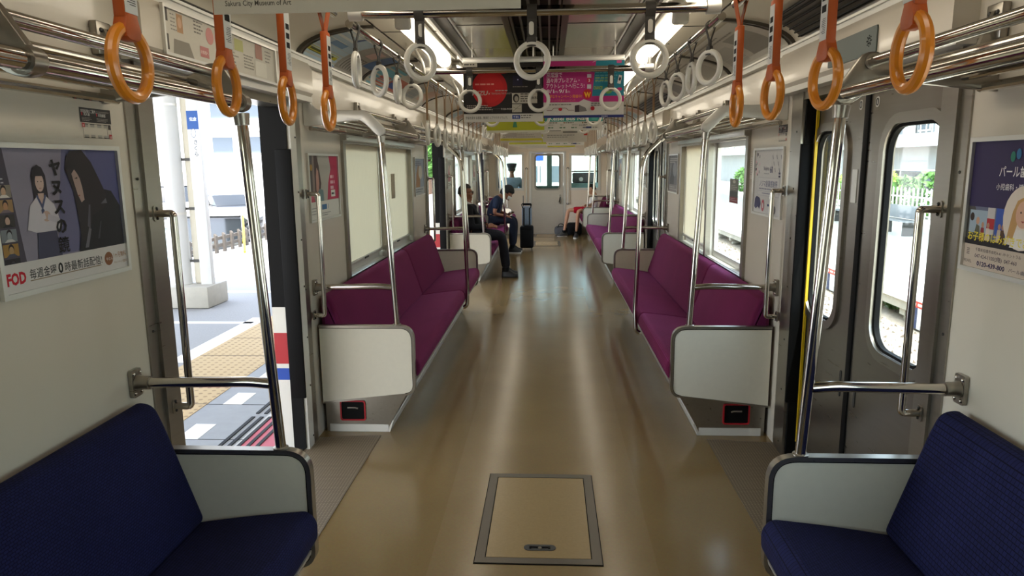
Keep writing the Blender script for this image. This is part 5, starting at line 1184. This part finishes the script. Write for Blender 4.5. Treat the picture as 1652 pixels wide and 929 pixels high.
for i in range(9):
    a = -1.15 + 2.3 * i / 8
    for zz, rr in ((-.022, .106), (-.05, .113), (-.082, .098)): g.append(T(.082 * math.sin(a) * (1 if zz > -.08 else .8), .012 + (rr - .012) * math.cos(a), zz))
c.raw(g, [(i * 3 + j, i * 3 + j + 1, i * 3 + j + 4, i * 3 + j + 3) for i in range(8) for j in range(2)], M['label']); c.build('face_mask', p)
c = MB(); c.tube([(-.735, Y - .145, .66), (-.728, Y - .14, .657)], .031, M['label'], 12); c.build('wrist_band', p)
for s in 'RL': c = MB(); A = Vector(J['A' + s]); c.tube([A + Vector((-.005, 0, -.02)), A + Vector((-.003, 0, .07))], [.045, .044], M['dark'], 12); c.build('sock', p); shoe(p, J['A' + s], J['F' + s], leather, M['label'])
t = thing('phone', (-.61, Y + .0, .69), 'dark mobile phone held by the bent man in navy', 'phone')
c = MB(); c.box(-.655, -.575, Y - .045, Y + .045, .700, .709, M['dark'], .003); o = c.build('case', t)
Y = 14.82
J = dict(hip=(.90, Y, .56), waist=(.95, Y, .63), chest=(1.0, Y, .78), neck=(.975, Y, .895), head=(.925, Y, .995), SL=(.99, Y - .145, .83), EL=(.93, Y - .27, .69), HL=(.82, Y - .385, .685), SR=(.99, Y + .145, .83), ER=(.88, Y + .20, .64), HR=(.74, Y + .12, .58),
         TL=(.86, Y - .08, .56), KL=(.64, Y - .27, .555), AL=(.60, Y - .24, .09), FL=(.565, Y - .40, .03), TR=(.86, Y + .08, .56), KR=(.44, Y + .04, .555), AR=(.35, Y + .02, .09), FR=(.21, Y - .03, .03), DL=(-.9, -.35, .0), DR=(-.9, -.2, -.2), curl=.35)
p = seated('boy in a white shirt and red shorts sitting beside the cab bulkhead', (.9, Y, .45), J, skin_m, k=.90, hand_k=.85, hair=hair_m, hair_kw=dict(fringe=.5, nape=-.35, puff=1.10), headdir=(-.85, -.42, -.35), headup=(-.3, -.1, .95), top=whites, pants=reds, sleeve='short', bare=('short',))
for s in 'RL':
    shoe(p, J['A' + s], J['F' + s], M['darkgrey'], M['label'], 'sneaker', .95)
    c = MB(); A = Vector(J['A' + s]); c.tube([A + Vector((0, 0, -.01)), A + Vector((.0, 0, .045))], [.042, .040], M['dark'], 12); c.build('sock', p)
Y = 16.35
J = dict(hip=(-.83, Y, .72), waist=(-.83, Y + .02, .88), chest=(-.83, Y + .04, 1.08), neck=(-.83, Y + .05, 1.25), head=(-.83, Y + .07, 1.40), SR=(-.645, Y + .03, 1.17), ER=(-.60, Y + .16, .94), HR=(-.68, Y + .38, .98), SL=(-1.015, Y + .03, 1.17), EL=(-1.05, Y + .16, .94), HL=(-.98, Y + .38, .98),
         TR=(-.75, Y + .02, .72), KR=(-.73, Y + .40, .72), AR=(-.73, Y + .38, .30), FR=(-.73, Y + .54, .24), TL=(-.91, Y + .02, .72), KL=(-.93, Y + .40, .72), AL=(-.93, Y + .38, .30), FL=(-.93, Y + .54, .24), curl=.5)
pale = cloth('pale_blue_shirt', '#8fa3b0')
p = seated('driver in a peaked cap and pale blue shirt seen from behind in the cab', (-.83, Y, .6), J, skin_d, headdir=(0, 1, 0), hair=hair_m, hair_kw=dict(fringe=.5, nape=-.35, puff=1.08), top=pale, pants=navy_t, sleeve='long')
c = MB(); c.lathe([(.090, 0), (.098, .02), (.118, .085), (.11, .10), (.04, .108)], (-.83, Y + .06, 1.435), 'z', navy_t, 20); o = c.build('cap', p); c = MB(); c.prism([(-.92, Y + .12), (-.74, Y + .12), (-.765, Y + .21), (-.895, Y + .21)], 'z', 1.435, 1.442, leather); c.build('cap_peak', o)
t = thing('stool', (-.83, Y, 0), 'dark driver seat on a post inside the cab', 'seat'); c = MB(); c.box(-1.05, -.61, Y - .2, Y + .22, .52, .59, M['dark'], .025); c.build('seat', t); c = MB(); c.lathe([(.16, 0), (.16, .03), (.045, .05), (.045, .52)], (-.83, Y, .001), 'z', M['darkgrey'], 14); c.build('post', t)

# ------------------------------------------------------------------ luggage
x0, x1, y0, y1 = -.485, -.245, 12.46, 12.74
t = thing('suitcase', ((x0 + x1) / 2, (y0 + y1) / 2, 0), 'black wheeled suitcase standing in the aisle beside the man in navy', 'suitcase'); fab = cloth('black_nylon', '#121214')
MB().box(x0, x1, y0, y1, .035, .43, fab, .035, 3).build('shell', t); MB().box(x0 + .025, x1 - .025, y0 - .025, y0 + .002, .07, .36, fab, .015, 2).build('front_pocket', t)
f = MB(); f.tube([(x0 + .055, y1 - .05, .43), (x0 + .055, y1 - .05, .965)], .007, M['darkgrey'], 8); f.tube([(x1 - .055, y1 - .05, .43), (x1 - .055, y1 - .05, .80)], .007, M['darkgrey'], 8) ; f.tube(fillet([(x0 + .045, y1 - .05, .80), (x1 - .045, y1 - .05, .80)], .02), .012, M['dark'], 8); f.build('pull_handle', t)
for x in (x0 + .03, x1 - .03):
    for yy in (y0 + .05, y1 - .05): MB().lathe([(.016, -.009), (.019, -.005), (.019, .005), (.016, .009)], (x, yy, .020), 'x', M['darkgrey'], 12).build('wheel', t)
t = thing('backpack', ((x0 + x1) / 2, 12.6, .43), 'silver blue bag standing on top of the black suitcase', 'bag'); sil = cloth('silver_blue_nylon', '#8b97a8')
MB().box(x0 + .035, x1 - .035, y0 + .03, y1 - .065, .432, .78, sil, .04, 3).build('body', t); f = MB()
for x in (x0 + .065, x1 - .075): f.box(x, x + .02, y0 + .022, y0 + .032, .45, .76, M['dark'])
f.build('straps', t); f = MB(); f.tube(fillet([(x0 + .05, y0 + .04, .75), (x0 + .03, y0 + .045, .83), (x1 - .03, y0 + .045, .83), (x1 - .05, y0 + .04, .75)], .03), .009, M['dark'], 8); f.build('handle', t)
t = thing('gym_bag', (.25, 15.12, 0), 'rounded grey bag on the floor by the boy\'s feet', 'bag')
MB().box(.15, .42, 15.0, 15.25, .002, .20, cloth('grey_nylon', '#55565a'), .08, 4).build('body', t); f = MB(); f.tube(fillet([(.22, 15.02, .17), (.25, 15.05, .25), (.33, 15.05, .25), (.36, 15.02, .17)], .03), .008, M['dark'], 8); f.build('handle', t)
t = thing('rucksack', (.62, 15.16, 0), 'black rucksack on the floor behind the boy\'s legs', 'bag')
MB().box(.42, .74, 15.03, 15.38, .002, .26, fab, .06, 3).build('body', t); MB().box(.47, .69, 15.0, 15.035, .03, .18, fab, .012, 2).build('front_pocket', t)

# ================================================================== outside, platform side
asph = mat('platform_asphalt', '#8b8c8c', .85, noise=.18, scale=60, bump=.2); slabg = mat('grey_paving', '#8c9094', .7, noise=.1, scale=14, bump=.1)
tact = grid_mat('tactile_paving', '#b39a6c', '#8c744c', 15.5, .7, .22); conc = mat('concrete', '#a9a69c', .85, noise=.15, scale=12, bump=.2); wpaint = mat('white_wall_paint', '#cdcecd', .7, noise=.04, scale=4)
redp = mat('red_edge_paint', '#b8485a', .6, noise=.1, scale=20); white_l = mat('road_white', '#e4e4e0', .7, noise=.06, scale=30)
def flat(name, x0, x1, y0, y1, z, m, th=.02):
    f = MB(); f.box(x0, x1, y0, y1, z - th, z, m); return struct(f, name)
flat('platform_ground', -6.3, -1.50, -8, 60, -.052, asph, .5)
flat('parking_ground', -90, -6.25, -8, 120, -1.35, mat('pale_asphalt', '#a8a8a6', .9, noise=.12, scale=20), .3)
flat('platform_paving', -2.27, -1.74, -4, 40, -.047, slabg); flat('platform_paving.001', -1.74, -1.50, -4, 40, -.046, redp); flat('tactile_paving', -2.92, -2.27, -4, 40, -.044, tact)
f = MB()
for i in range(40):
    y = -1 + .6 * i; f.box(-2.27, -1.74, y - .004, y + .004, -.047, -.0462, M['dark']); f.box(-2.92, -2.27, y - .006, y + .006, -.044, -.0432, mat('tactile_joint', '#6a5c44', .8)); f.box(-2.9, -2.88, y, y + .6, -.0438, -.0430, mat('pale_joint', '#cdbb98', .8)) if False else None
struct(f, 'paving_lines')
f = MB()
for i in range(28):
    y = .2 + .60 * i; f.box(-2.16, -2.03, y, y + .24, -.047, -.0455, white_l)
struct(f, 'dash_markings')
f = MB()
for k in range(5): 
    for i in range(30): y = .6 + .6 * i; f.box(-1.86 + k * .055, -1.838 + k * .055, y + .03, y + .57, -.047, -.0415, M['dark'])
struct(f, 'groove_markings')
f = MB(); f.box(-3.02, -2.92, -4, 40, -.052, -.0475, white_l) if False else None
f.box(-3.10, -2.93, 5.4, 7.1, -.052, -.0485, white_l); f.box(-5.6, -2.95, 8.55, 8.68, -.052, -.0485, white_l); f.box(-5.6, -3.0, 6.82, 6.90, -.052, -.0485, white_l); struct(f, 'line_markings')
# canopy, with its post, down pipe and station name board
t = thing('platform_canopy', (-4.1, 7.75, -.05), 'white platform canopy on a round post in a concrete block', 'canopy')
MB().prism([(-7.6, 3.5), (-1.35, 3.0), (-1.35, 3.12), (-7.6, 3.62)], 'y', -8, 8.2, wpaint).build('roof', t)
MB().box(-4.42, -3.80, 7.55, 8.05, -.050, .20, conc, .02).build('foot_block', t)
f = MB(); f.lathe([(.105, 0), (.105, 3.12)], (-4.20, 7.78, .20), 'z', wpaint, 20)
for z in (1.0, 2.2, 2.9): f.lathe([(.112, 0), (.112, .025)], (-4.20, 7.78, z), 'z', M['alu'], 20)
f.build('post', t)
f = MB(); f.box(-4.07, -3.98, 7.80, 7.88, .20, 3.30, mat('beige_pipe', '#cfc9b8', .6, noise=.05), .02)
for z in (.45, 1.05, 1.6, 2.3, 2.6): f.box(-4.15, -3.96, 7.785, 7.80, z, z + .03, M['darkgrey'])
f.build('down_pipe', t)
f = MB(); f.box(-3.955, -3.825, 7.72, 7.80, .20, 3.26, wpaint, .004); f.build('sign_post', t)
sg = thing('station_sign', (-3.89, 7.715, 1.5), 'narrow blue and white station name board on the canopy post', 'sign')
p = Print(lambda u, v, d: (-3.955 + u, 7.716 - d, 1.28 + v)); p.rect(0, 0, .13, .86, '#e9edf0'); p.rect(0, .66, .13, .86, '#27559c'); p.text('佐', .030, .755, .045, '#e8eef6', bold=.02); p.text('倉', .072, .755, .045, '#e8eef6', bold=.02); p.oval(.065, .62, .030, .05, '#4a5c78'); p.oval(.065, .62, .025, .044, '#e9edf0'); p.text('さくら', .060, .50, .058, '#3f4a58', vertical=True, bold=.02)
for i, ch in enumerate('Sakura'): p.text(ch, .018, .51 - i * .032, .028, '#5a6674')
o = p.build('face', sg); MB().box(-3.955, -3.825, 7.716, 7.7195, 1.28, 2.14, M['alu']).build('panel', sg)
# fence, utility box, cars, long white wall, buildings, trees
def fence(x, ya, yb, z, h, m, label, w=.09, gap=.45, along='y'):
    t = thing('picket_fence', (x, (ya + yb) / 2, z), label, 'fence'); f = MB()
    for q in (.35, .72): f.box(x - .02, x + .02, ya, yb, z + h * q - .03, z + h * q + .03, m)
    f.build('rails', t); y = ya
    while y <= yb: MB().prism([(x + .02, z), (x + .06, z), (x + .06, z + h - .04), (x + .02, z + h)], 'y', y, y + w, m).build('picket', t); y += gap
    return t
fence(-6.15, 11.2, 34, -.052, .36, mat('weathered_wood', '#4f4a44', .9, noise=.2, scale=20), 'dark wooden post fence along the sunny edge of the platform', .08, .33)
t = thing('utility_box', (-6.0, 10.9, -.05), 'pale blue grey utility box standing at the end of the dark fence', 'box'); MB().box(-6.22, -5.85, 10.55, 10.95, -.05, .60, mat('pale_blue_metal', '#a9bfcb', .5, noise=.04), .01).build('body', t); MB().box(-6.24, -5.83, 10.53, 10.97, .60, .63, M['alu']).build('lid', t)
t = thing('wire_guard', (-6.0, 13.0, -.05), 'yellow guy wire guard leaning by the dark fence', 'guard'); MB().tube([(-5.6, 12.6, -.04), (-6.04, 13.6, .55)], .022, M['yellow'], 8).build('tube', t)
def car(loc, rz, body, label, kind='hatch', L=4.2, Wd=1.7, roof=None):
    t = thing('car', loc, label, 'car'); o = Vector(loc); bm_ = lambda mb, nm, par=t: (setattr(mb, 'v', [tuple(Vector(v) + o) for v in mb.v]), mb.build(nm, par))[1]
    H = {'van': 1.85, 'hatch': 1.50, 'sedan': 1.45}[kind]; h = Wd / 2; x0, x1 = -L / 2, L / 2
    low = round_poly([(x0, .28), (x1, .28), (x1, .62), (x1 - .12, .80), (x1 - (.55 if kind == 'van' else 1.05), .92), (x0 + .05, .95), (x0, .7)], [.06, .06, .1, .1, .1, .06, .1])
    f = MB(); f.prism(low, 'y', -h, h, body, .05, 2)
    bm_(f, 'body')
    top = {'van': [(x0 + .05, .93), (x1 - .55, .91), (x1 - 1.0, H - .08), (x1 - 1.3, H), (x0 + .15, H - .02), (x0 + .05, 1.2)], 'hatch': [(x0 + .06, .93), (x1 - 1.05, .91), (x1 - 1.75, H), (x0 + .5, H - .02)], 'sedan': [(x0 + .55, .93), (x1 - 1.1, .91), (x1 - 1.8, H), (x0 + 1.15, H - .02)]}[kind]
    f = MB(); f.prism(round_poly(top, .08), 'y', -h * .92, h * .92, M['glass_t'] if False else mat('car_window', '#1c2226', .08, spec=.8), .04, 2); bm_(f, 'windows')
    f = MB(); xs = sorted(p[0] for p in top); f.box(top[-1][0] + .02, top[2][0] - .02, -h * .9, h * .9, H - .035, H + .012, roof or body, .012)
    for xx in (top[2][0] - .9, top[-1][0] + .12):
        for q in (-1, 1): f.box(xx - .035, xx + .035, q * h * .925 - .01, q * h * .925 + .01, .92, H - .02, roof or body)
    bm_(f, 'roof')
    for xx in (x0 + .75, x1 - .80):
        for q in (-1, 1):
            f = MB(); f.lathe([(.20, -.1), (.30, -.10), (.31, -.07), (.31, .07), (.30, .10), (.20, .1)], (xx, q * (h - .10), .312), 'y', M['dark'], 20); w = bm_(f, 'wheel'); f = MB(); f.lathe([(.05, -.012), (.19, -.005), (.19, .005), (.05, .012)], (xx, q * (h + .004), .312), 'y', M['alu'], 16); bm_(f, 'hub', w)
    for q in (-1, 1):
        f = MB(); f.box(x1 - .09, x1 - .0, q * h * .72 - .14, q * h * .72 + .14, .62, .74, M['label'], .02); bm_(f, 'headlamp')
    t.rotation_euler = (0, 0, rz); return t
cwhite = mat('white_car_paint', '#e6e7e8', .2, coat=.6); cblack = mat('black_car_paint', '#18191c', .15, coat=.8); cgrey = mat('silver_car_paint', '#b8bcc0', .2, .4, coat=.6); cred = mat('red_car_paint', '#b5202c', .2, coat=.6)
car((-7.6, 16.6, -1.35), math.radians(95), cblack, 'black van with a white roof parked behind the dark fence', 'van', 3.6, 1.65, cwhite)
car((-16.6, 35.5, -1.35), math.radians(-50), cblack, 'dark car seen obliquely in the second row of the car park', 'sedan', 4.3, 1.75, cwhite)
car((-21.6, 39.5, -1.35), math.radians(-62), cwhite, 'white minivan in the second row of the car park', 'van', 4.3, 1.75)
t = thing('boundary_wall', (-26, 46, -1.35), 'long white boundary wall behind the parked cars', 'wall'); f = MB(); f.box(-60, -5.5, 46.0, 46.2, -1.35, 1.5, wpaint); f.build('panels', t); f = MB(); f.box(-60, -5.5, 45.95, 46.25, 1.5, 1.6, M['alu']); f.build('coping', t); f = MB()
for i in range(34): f.box(-59.5 + 1.6 * i, -59.42 + 1.6 * i, 45.93, 46.0, -1.35, 1.5, M['alu_w'])
f.build('posts', t)
def block(name, x0, x1, y0, y1, H, floors, cols, label, m, wm, z=-.12, face='y', balcony=True):
    t = thing(name, ((x0 + x1) / 2, (y0 + y1) / 2, z), label, 'building'); MB().box(x0, x1, y0, y1, z, z + H, m).build('wall', t); MB().box(x0 - .2, x1 + .2, y0 - .2, y1 + .2, z + H, z + H + .25, M['alu_w']).build('roof', t)
    fh = H / floors
    for i in range(floors):
        for j in range(cols):
            cx = x0 + (x1 - x0) * (j + .5) / cols; w = (x1 - x0) / cols * .36; zz = z + fh * i + fh * .32
            fr = MB().box(cx - w, cx + w, y0 - .06, y0 + .02, zz, zz + fh * .5, M['alu_w']).build('window', t); MB().box(cx - w + .06, cx + w - .06, y0 - .075, y0 - .055, zz + .06, zz + fh * .5 - .06, wm).build('pane', fr)
        if balcony and i:
            f = MB(); f.box(x0 + .3, x1 - .3, y0 - .9, y0, z + fh * i - .08, z + fh * i + .04, m)
            k = x0 + .3
            while k < x1 - .3: f.box(k, k + .03, y0 - .9, y0 - .87, z + fh * i, z + fh * i + .9, M['alu']); k += .35
            f.box(x0 + .3, x1 - .3, y0 - .92, y0 - .86, z + fh * i + .88, z + fh * i + .94, M['alu']); f.build('balcony', t)
    return t
pane_d = mat('building_pane', '#56616c', .4); pane_b = mat('blue_pane', '#4f74a4', .4)
block('apartment_building', -33, -19.5, 62, 74, 15, 5, 5, 'white apartment building with balconies beyond the boundary wall', wpaint, pane_d, -1.35)
block('office_building', -52, -34.5, 60, 74, 16, 5, 5, 'white office building with blue windows beyond the boundary wall', wpaint, pane_b, -1.35, balcony=False)
block('station_building', -17, -5.5, 66, 76, 8, 2, 4, 'low pale building past the end of the apartment block', wpaint, pane_b, -1.35, balcony=False)
leaf = mat('leaves', '#4f7a35', .7, noise=.45, scale=9, bump=.6); leaf2 = mat('bright_leaves', '#8fae4a', .7, noise=.4, scale=9, bump=.6)
def foliage(mb, c, r, m, n, seed, sz=.16):
    rnd = random.Random(seed)
    for i in range(n):
        d = Vector((rnd.gauss(0, 1), rnd.gauss(0, 1), rnd.gauss(0, 1))).normalized() * rnd.uniform(.55, 1) ** .5
        p = Vector(c) + Vector((d.x * r[0], d.y * r[1], d.z * r[2])); a = Vector((rnd.uniform(-1, 1), rnd.uniform(-1, 1), rnd.uniform(-1, 1))).normalized(); b = a.orthogonal().normalized(); s_ = sz * rnd.uniform(.6, 1.3)
        mb.raw([p + a * s_, p + b * s_ * .6, p - a * s_, p - b * s_ * .6], [(0, 1, 2, 3)], m)
def tree(x, y, z, h, r, label, m=None, seed=1):
    t = thing('tree', (x, y, z), label, 'tree', None); f = MB(); f.tube([(x, y, z), (x + .1, y, z + h * .4), (x, y + .1, z + h * .75)], [.18, .13, .06], mat('bark', '#5a4636', .9, noise=.3), 10)
    for a in range(4): f.tube([(x + .05, y, z + h * .42), (x + r * .5 * math.cos(a * 1.6), y + r * .5 * math.sin(a * 1.6), z + h * .72)], [.07, .03], mat('bark', '#5a4636', .9), 6)
    f.build('trunk', t); f = MB(); foliage(f, (x, y, z + h * .68), (r, r, h * .34), m or leaf, 1500, seed, .28); f.build('crown', t, 0)
tree(-7.5, 44, -1.35, 6.5, 1.7, 'leafy green tree seen through the second open doorway', leaf, 3)
tree(-9.3, 52, -1.35, 6.0, 1.7, 'smaller green tree behind the leafy one past the second doorway', leaf2, 4)

# ================================================================== outside, track side
bal = mat('ballast', '#b0a494', .95, noise=.55, scale=26, bump=1.0)
flat('track_ground', 1.5, 6.6, -12, 90, -1.14, bal, .4); flat('track_ground.001', -1.5, 1.5, YE + 2.4, 90, -1.14, bal, .4)
st = [] ; rnd = random.Random(9); f = MB()
for i in range(8000):
    x, y = rnd.choice((rnd.uniform(2.2, 2.98), rnd.uniform(3.24, 5.8), rnd.uniform(3.24, 5.8))), rnd.uniform(5.5, 24); s_ = rnd.uniform(.018, .04); a = rnd.uniform(0, 6)
    P = [(math.cos(a + k * 2.09 + rnd.uniform(-.4, .4)) * s_, math.sin(a + k * 2.09 + rnd.uniform(-.4, .4)) * s_) for k in range(3)]
    z = -1.14
    f.raw([(x + q[0], y + q[1], z) for q in P] + [(x + rnd.uniform(-.4, .4) * s_, y + rnd.uniform(-.4, .4) * s_, z + s_ * rnd.uniform(.7, 1.4))], [(0, 1, 3), (1, 2, 3), (2, 0, 3)], [bal, conc, mat('dark_stone', '#6a5f56', .95, noise=.3)][i % 3])
o = f.build('gravel', None, 0); tag(o, 'loose ballast stones beside the track on the closed door side', 'gravel', kind='stuff')
for x in (2.05, 3.12):
    t = thing('rail_track', (x, 20, -1.14), 'steel running rail on the ballast, %s one from the train' % ('first' if x < 3 else 'second'), 'rail', None)
    MB().prism([(x - .06, -1.139), (x + .06, -1.139), (x + .012, -1.10), (x + .012, -1.03), (x + .035, -1.02), (x + .035, -.99), (x - .035, -.99), (x - .035, -1.02), (x - .012, -1.03), (x - .012, -1.10)], 'y', -10, 80, mat('rusty_rail', '#6b5340', .6, .4, noise=.2, scale=20)).build('bar', t)
pl = MB(); pl.box(5.9, 13.9, -10, 70, -.90, -.66, conc); pl.box(5.85, 6.5, -10, 70, -.74, -.64, white_l); pl.box(6.5, 13.9, -10, 70, -.66, -.64, mat('pale_platform_top', '#d8d4ca', .85, noise=.06, scale=10)); struct(pl, 'platform_across')
struct(MB().box(6.7, 13.9, -10, 70, -1.6, -.91, mat('dark_earth', '#5c5648', .95, noise=.3, scale=8, bump=.5)), 'earth_ground')
for i in range(20):
    y = 2.3 + 1.9 * i; t = thing('platform_post', (6.15, y, -1.13), 'concrete post under the opposite platform, %s from the train front view' % ORD[i], 'post', 'posts under the opposite platform'); t['label'] = 'concrete post holding up the opposite platform, %s along' % ORD[i]
    MB().box(6.03, 6.27, y - .11, y + .11, -1.13, -1.02, conc, .015).build('shaft', t); MB().box(5.95, 6.6, y - .09, y + .09, -1.018, -.9005, conc).build('bracket', t)
t = thing('weeds', (6.0, 10, -1.13), 'green weeds growing under the opposite platform', 'weeds'); f = MB()
for i in range(14): foliage(f, (6.45, 5 + i * 1.9, -1.03), (.3, .6, .12), [leaf, leaf2][i % 2], 160, 40 + i, .08)
o = f.build('leaves', t, 0)
t = thing('shade_canopy', (9.0, 25.6, -.64), 'unseen canopy roof added to shade the opposite platform', 'canopy')  # roof and posts stay out of view; added to shade the far platform
MB().prism([(7.6, 3.0), (12.6, 3.0), (12.6, 3.12), (7.6, 3.12)], 'y', -6, 60, wpaint).build('roof', t)
for y in (-4.0, 25.6, 57.0): MB().lathe([(.09, 0), (.09, 3.638)], (9.0, y, -.639), 'z', wpaint, 14).build('post', t)
for i, (x, y) in enumerate(((10.4, 21.4), (10.6, 25.4))):
    z = -.64; t = thing('platform_bench', (x, y, z), 'grey bench in the shade of the added canopy, %s one' % ORD[i], 'bench', 'benches on the opposite platform')
    MB().box(x - .25, x + .2, y - .9, y + .9, z + .40, z + .45, slabg, .01).build('seat', t); MB().box(x + .16, x + .22, y - .9, y + .9, z + .46, z + .85, slabg, .01).build('backrest', t)
    for q in (-.7, .7): MB().box(x - .2, x + .16, y + q - .03, y + q + .03, z + .001, z + .399, M['darkgrey']).build('leg', t)
for i, y in enumerate((11.4, 14.9, 18.7)):
    t = thing('platform_board', (5.84, y, -.9), 'red and blue notice board fixed under the platform edge across the track, %s' % ORD[i], 'board', 'boards under the far platform edge')
    p = Print(lambda u, v, d, y=y: (5.838 - d, y - u * 1.35, -1.10 + v * .84)); p.rect(0, 0, .62, .52, '#c9ccd0'); p.rect(0, 0, .22, .40, '#22345e'); p.rect(0, .40, .62, .52, '#b8392f'); p.rect(.42, .0, .62, .08, '#a8553f'); p.oval(.32, .2, .09, .12, '#e6e6e4'); p.fine(.04, .435, .5, 1, .02, .05, '#e8d8d0', 3); p.build('face', t); MB().box(5.8405, 5.8495, y - .84, y, -1.10, -.66, M['alu']).build('panel', t)
fence(14.0, 17, 47, -.8, 1.28, wpaint, 'white picket fence beyond the opposite platform', .06, .32)
t = thing('hedge', (15.0, 36, -.8), 'clipped green hedge behind the white picket fence', 'hedge'); f = MB()
for i in range(24): foliage(f, (15.1, 17 + i * 1.7, .15), (.55, 1.0, .95 if i % 4 else .75), [leaf, leaf2][i % 3 == 0], 300, i, .15)
f.build('leaves', t, 0)
flat('street_ground', 13.9, 70, -10, 120, -.80, mat('street', '#b0aeaa', .9, noise=.08, scale=12), .3)
def sideblock(name, x0, x1, y0, y1, label):
    t = thing(name, ((x0 + x1) / 2, (y0 + y1) / 2, 0), label, 'building'); gm = mat('grey_render', '#a9aaa8', .8, noise=.05, scale=3)
    MB().box(x0, x1, y0, y1, -.8, 2.25, gm).build('wall', t); MB().box(x0 - 1.0, x1, y0 - .5, y1, 2.25, 2.95, wpaint).build('balcony_slab', t); MB().box(x0, x1, y0, y1, 2.95, 9, mat('grey_upper', '#85898c', .7, noise=.08, scale=3)).build('upper_wall', t)
    for i in range(9):
        yy = y0 + .8 + (y1 - y0 - 2.5) * i / 8; w = MB().box(x0 - .06, x0 + .02, yy, yy + 1.3, 3.1, 5.4, M['alu_w']).build('window', t); MB().box(x0 - .08, x0 - .05, yy + .08, yy + 1.22, 3.2, 5.3, pane_d).build('pane', w); MB().box(x0 - .5, x0 - .1, yy + 1.5, yy + 2.1, 2.96, 3.55, M['alu_w'], .02).build('air_conditioner', t)
    f = MB()
    for i in range(int((y1 - y0) / .6)): f.box(x0 - .95, x0 - .9, y0 + i * .6, y0 + i * .6 + .05, 2.95, 3.9, M['alu'])
    f.box(x0 - .96, x0 - .88, y0, y1, 3.86, 3.92, M['alu']); f.build('railing', t)
sideblock('shop_building', 21, 34, 26, 56, 'grey building with a thick white balcony band across the street')
sideblock('warehouse_building', 22, 34, 60, 100, 'grey building with a white band further along the street')
car((18.0, 42.5, -.8), math.radians(95), cred, 'red car behind the hedge across the platform', 'hatch', 4.0, 1.65)
car((17.6, 34.8, -.8), math.radians(92), cwhite, 'white van behind the hedge across the platform', 'van', 4.0, 1.65)
# ahead of the train
t = thing('trackside_sign', (-.32, 24, -1.14), 'blue sign on a post seen through the cab door window', 'sign'); MB().tube([(-.32, 24.05, -1.14), (-.32, 24.05, 2.2)], .04, M['alu'], 8).build('post', t); MB().box(-.56, -.16, 24.0, 24.03, 1.62, 1.98, M['blue_p']).build('panel', t)
t = thing('signal_post', (.9, 26, -1.14), 'slim pale trackside post ahead of the train', 'post'); MB().tube([(.9, 26, -1.14), (.9, 26, 3.4)], .06, M['alu_w'], 8).build('post', t); MB().box(.78, 1.02, 25.85, 26.0, 2.4, 3.1, M['dark'], .04).build('head', t)
block('trackside_house', -2.6, 2.0, 60, 66, 6, 2, 2, 'pale house far ahead along the line', wpaint, pane_d, -1.1, balcony=False)
